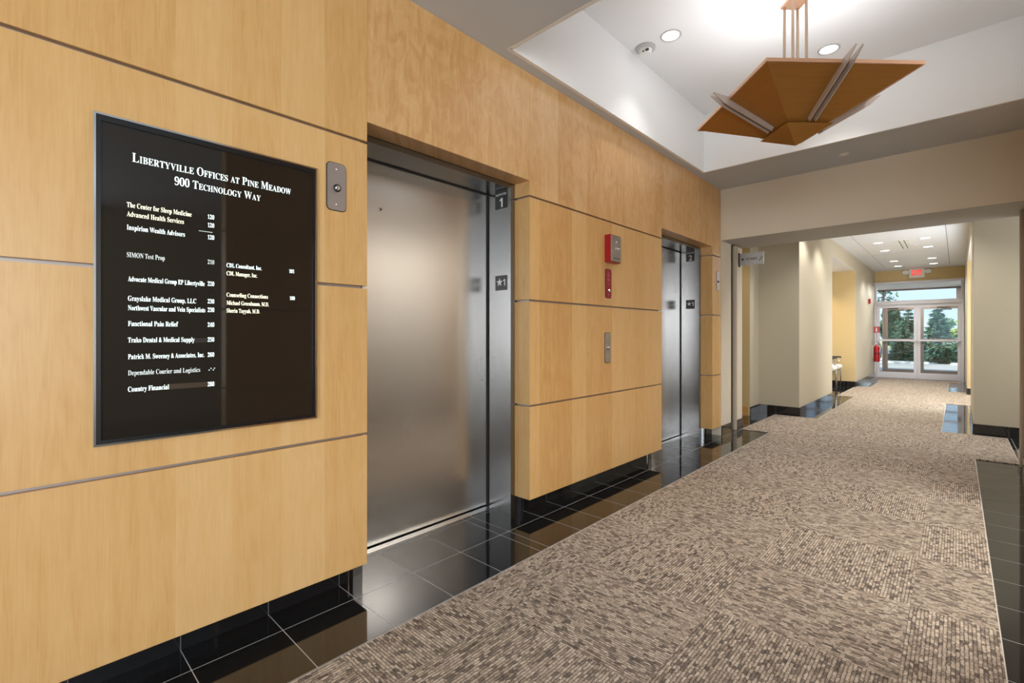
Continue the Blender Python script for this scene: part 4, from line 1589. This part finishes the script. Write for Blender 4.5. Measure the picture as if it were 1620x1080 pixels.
# concrete wheel stops on the drive
ws = [(-2.6, 25.2), (-0.2, 25.0), (2.2, 25.2)]
for i, (x, y) in enumerate(ws):
    o = box('wheel_stop', x, x + 1.8, y, y + 0.16, -0.2, 0.07, M['kerb'], bevel=0.03)
    tag(o, ['low white concrete wheel stop seen through the left door leaf', 'low white concrete wheel stop seen through the right door leaf', 'low white concrete wheel stop outside, farthest right'][i], 'wheel stop', 'wheel stops outside')


def leaf_cloud(bm, centre, radii, n, size, flat=0.0, seed=0):
    rnd = random.Random(seed)
    c = Vector(centre)
    for _ in range(n):
        while True:
            v = Vector((rnd.uniform(-1, 1), rnd.uniform(-1, 1), rnd.uniform(-1, 1)))
            if 0.25 < v.length < 1:
                break
        p = c + Vector((v.x * radii[0], v.y * radii[1], v.z * radii[2]))
        a = Vector((rnd.gauss(0, 1), rnd.gauss(0, 1), rnd.gauss(0, 1 - flat))).normalized()
        b = a.cross(Vector((rnd.gauss(0, 1), rnd.gauss(0, 1), rnd.gauss(0, 1)))).normalized()
        s = size * rnd.uniform(0.6, 1.4)
        vs = [bm.verts.new(p + a * s), bm.verts.new(p + b * s * 0.5), bm.verts.new(p - a * s), bm.verts.new(p - b * s * 0.5)]
        bm.faces.new(vs)


def broadleaf(x, y, h, r, mat, label, n=5000, seed=1, leaf_s=0.14, z0=-0.3, trunk_h=0.35):
    root = thing('broadleaf_tree', label, 'tree', (x, y, z0))
    bm = bmesh.new()
    tube(bm, [(0, 0, 0), (0.05, 0.05, h * 0.3), (0.0, 0.1, h * 0.55), (0.1, 0, h * 0.8)], 0.14, 10, r_end=0.03)
    for k in range(6):
        a = k * 1.05
        tube(bm, [(0.02, 0.05, h * (0.3 + 0.06 * k)), (math.cos(a) * r * 0.6, math.sin(a) * r * 0.6, h * (0.48 + 0.07 * k))], 0.05, 6, r_end=0.015)
    finish('trunk', bm, M['bark'], root, smooth=True)
    rnd = random.Random(seed)
    bm = bmesh.new()
    blobs = 16
    for k in range(blobs):
        a = rnd.uniform(0, 2 * PI)
        zz = h * rnd.uniform(trunk_h, 0.95)
        w = math.sin(PI * min(max((zz / h - trunk_h + 0.12) / (1.12 - trunk_h), 0.05), 0.98)) * r
        d = rnd.uniform(0.1, 0.75) * w
        rr = w * rnd.uniform(0.40, 0.62)
        leaf_cloud(bm, (math.cos(a) * d, math.sin(a) * d, zz), (rr, rr, rr * 0.75), n // blobs, leaf_s, seed=seed * 31 + k)
    finish('foliage', bm, mat, root)
    return root


def spruce(x, y, h, r, mat, label, seed=1, z0=-0.3, tiers=15, z_first=0.02):
    root = thing('spruce_tree', label, 'tree', (x, y, z0))
    bm = bmesh.new()
    tube(bm, [(0, 0, 0), (0, 0, h * 0.97)], 0.11, 8, r_end=0.015)
    finish('trunk', bm, M['bark'], root, smooth=True)
    rnd = random.Random(seed)
    bm = bmesh.new()
    for t_i in range(tiers):
        f = t_i / (tiers - 1)
        zt = h * (z_first + (0.98 - z_first) * f)
        rt = r * (1 - f) ** 0.85 + 0.06
        nb = max(5, int(13 - 7 * f))
        for b in range(nb):
            a = 2 * PI * (b + rnd.random() * 0.7) / nb + t_i
            ln = rt * rnd.uniform(0.75, 1.1)
            dz = h * 0.035
            for s in range(int(26 + 46 * ln)):
                u = rnd.random() ** 0.7
                p = Vector((math.cos(a) * ln * u, math.sin(a) * ln * u, zt - 0.22 * ln * u + 0.10 * ln * u * u))
                sd = Vector((-math.sin(a), math.cos(a), 0)) * rnd.gauss(0, 0.10 * ln * (1.1 - u * 0.5))
                p += sd + Vector((0, 0, rnd.gauss(-0.02, 0.03 + 0.02 * ln)))
                d = (Vector((math.cos(a), math.sin(a), -0.1)) + sd.normalized() * 0.6 + Vector((0, 0, rnd.uniform(-0.5, 0.3)))).normalized()
                w = d.cross(Vector((rnd.gauss(0, 0.3), rnd.gauss(0, 0.3), 1))).normalized()
                L_ = rnd.uniform(0.08, 0.17)
                vs = [bm.verts.new(p + d * L_), bm.verts.new(p + w * L_ * 0.28), bm.verts.new(p - d * L_ * 0.6), bm.verts.new(p - w * L_ * 0.28)]
                bm.faces.new(vs)
    finish('foliage', bm, mat, root)
    return root


broadleaf(-4.5, 60, 4.3, 1.9, M['leaf_dark'], 'dark green leafy tree seen through the left glass door', n=9000, seed=3, leaf_s=0.13, trunk_h=0.12)
spruce(-1.80, 26.6, 1.25, 0.78, M['leaf_spruce2'], 'low spreading spruce beside the middle of the doors', seed=5, tiers=9)
spruce(-2.0, 34.5, 2.9, 1.05, M['leaf_spruce'], 'pale blue-green spruce right of the dark leafy tree', seed=8)
spruce(-0.70, 30.6, 2.9, 0.95, M['leaf_spruce'], 'tall blue-green spruce in the middle of the right glass door', seed=11)
spruce(0.42, 28.6, 2.6, 0.85, M['leaf_spruce2'], 'green spruce at the right edge of the right glass door', seed=14)
spruce(-0.30, 26.9, 0.85, 0.42, M['leaf_spruce2'], 'very low dark spruce at the foot of the right glass door', seed=19, tiers=8)
broadleaf(0.55, 42, 2.7, 0.75, M['leaf_yellow'], 'yellow-green leafy tree behind the right spruces', n=3000, seed=17, leaf_s=0.10, trunk_h=0.40)
broadleaf(-4.0, 24.2, 4.3, 2.5, M['leaf_spruce2'], 'tree close outside whose upper branches show in the transom window', n=5000, seed=21, leaf_s=0.08, trunk_h=0.62)
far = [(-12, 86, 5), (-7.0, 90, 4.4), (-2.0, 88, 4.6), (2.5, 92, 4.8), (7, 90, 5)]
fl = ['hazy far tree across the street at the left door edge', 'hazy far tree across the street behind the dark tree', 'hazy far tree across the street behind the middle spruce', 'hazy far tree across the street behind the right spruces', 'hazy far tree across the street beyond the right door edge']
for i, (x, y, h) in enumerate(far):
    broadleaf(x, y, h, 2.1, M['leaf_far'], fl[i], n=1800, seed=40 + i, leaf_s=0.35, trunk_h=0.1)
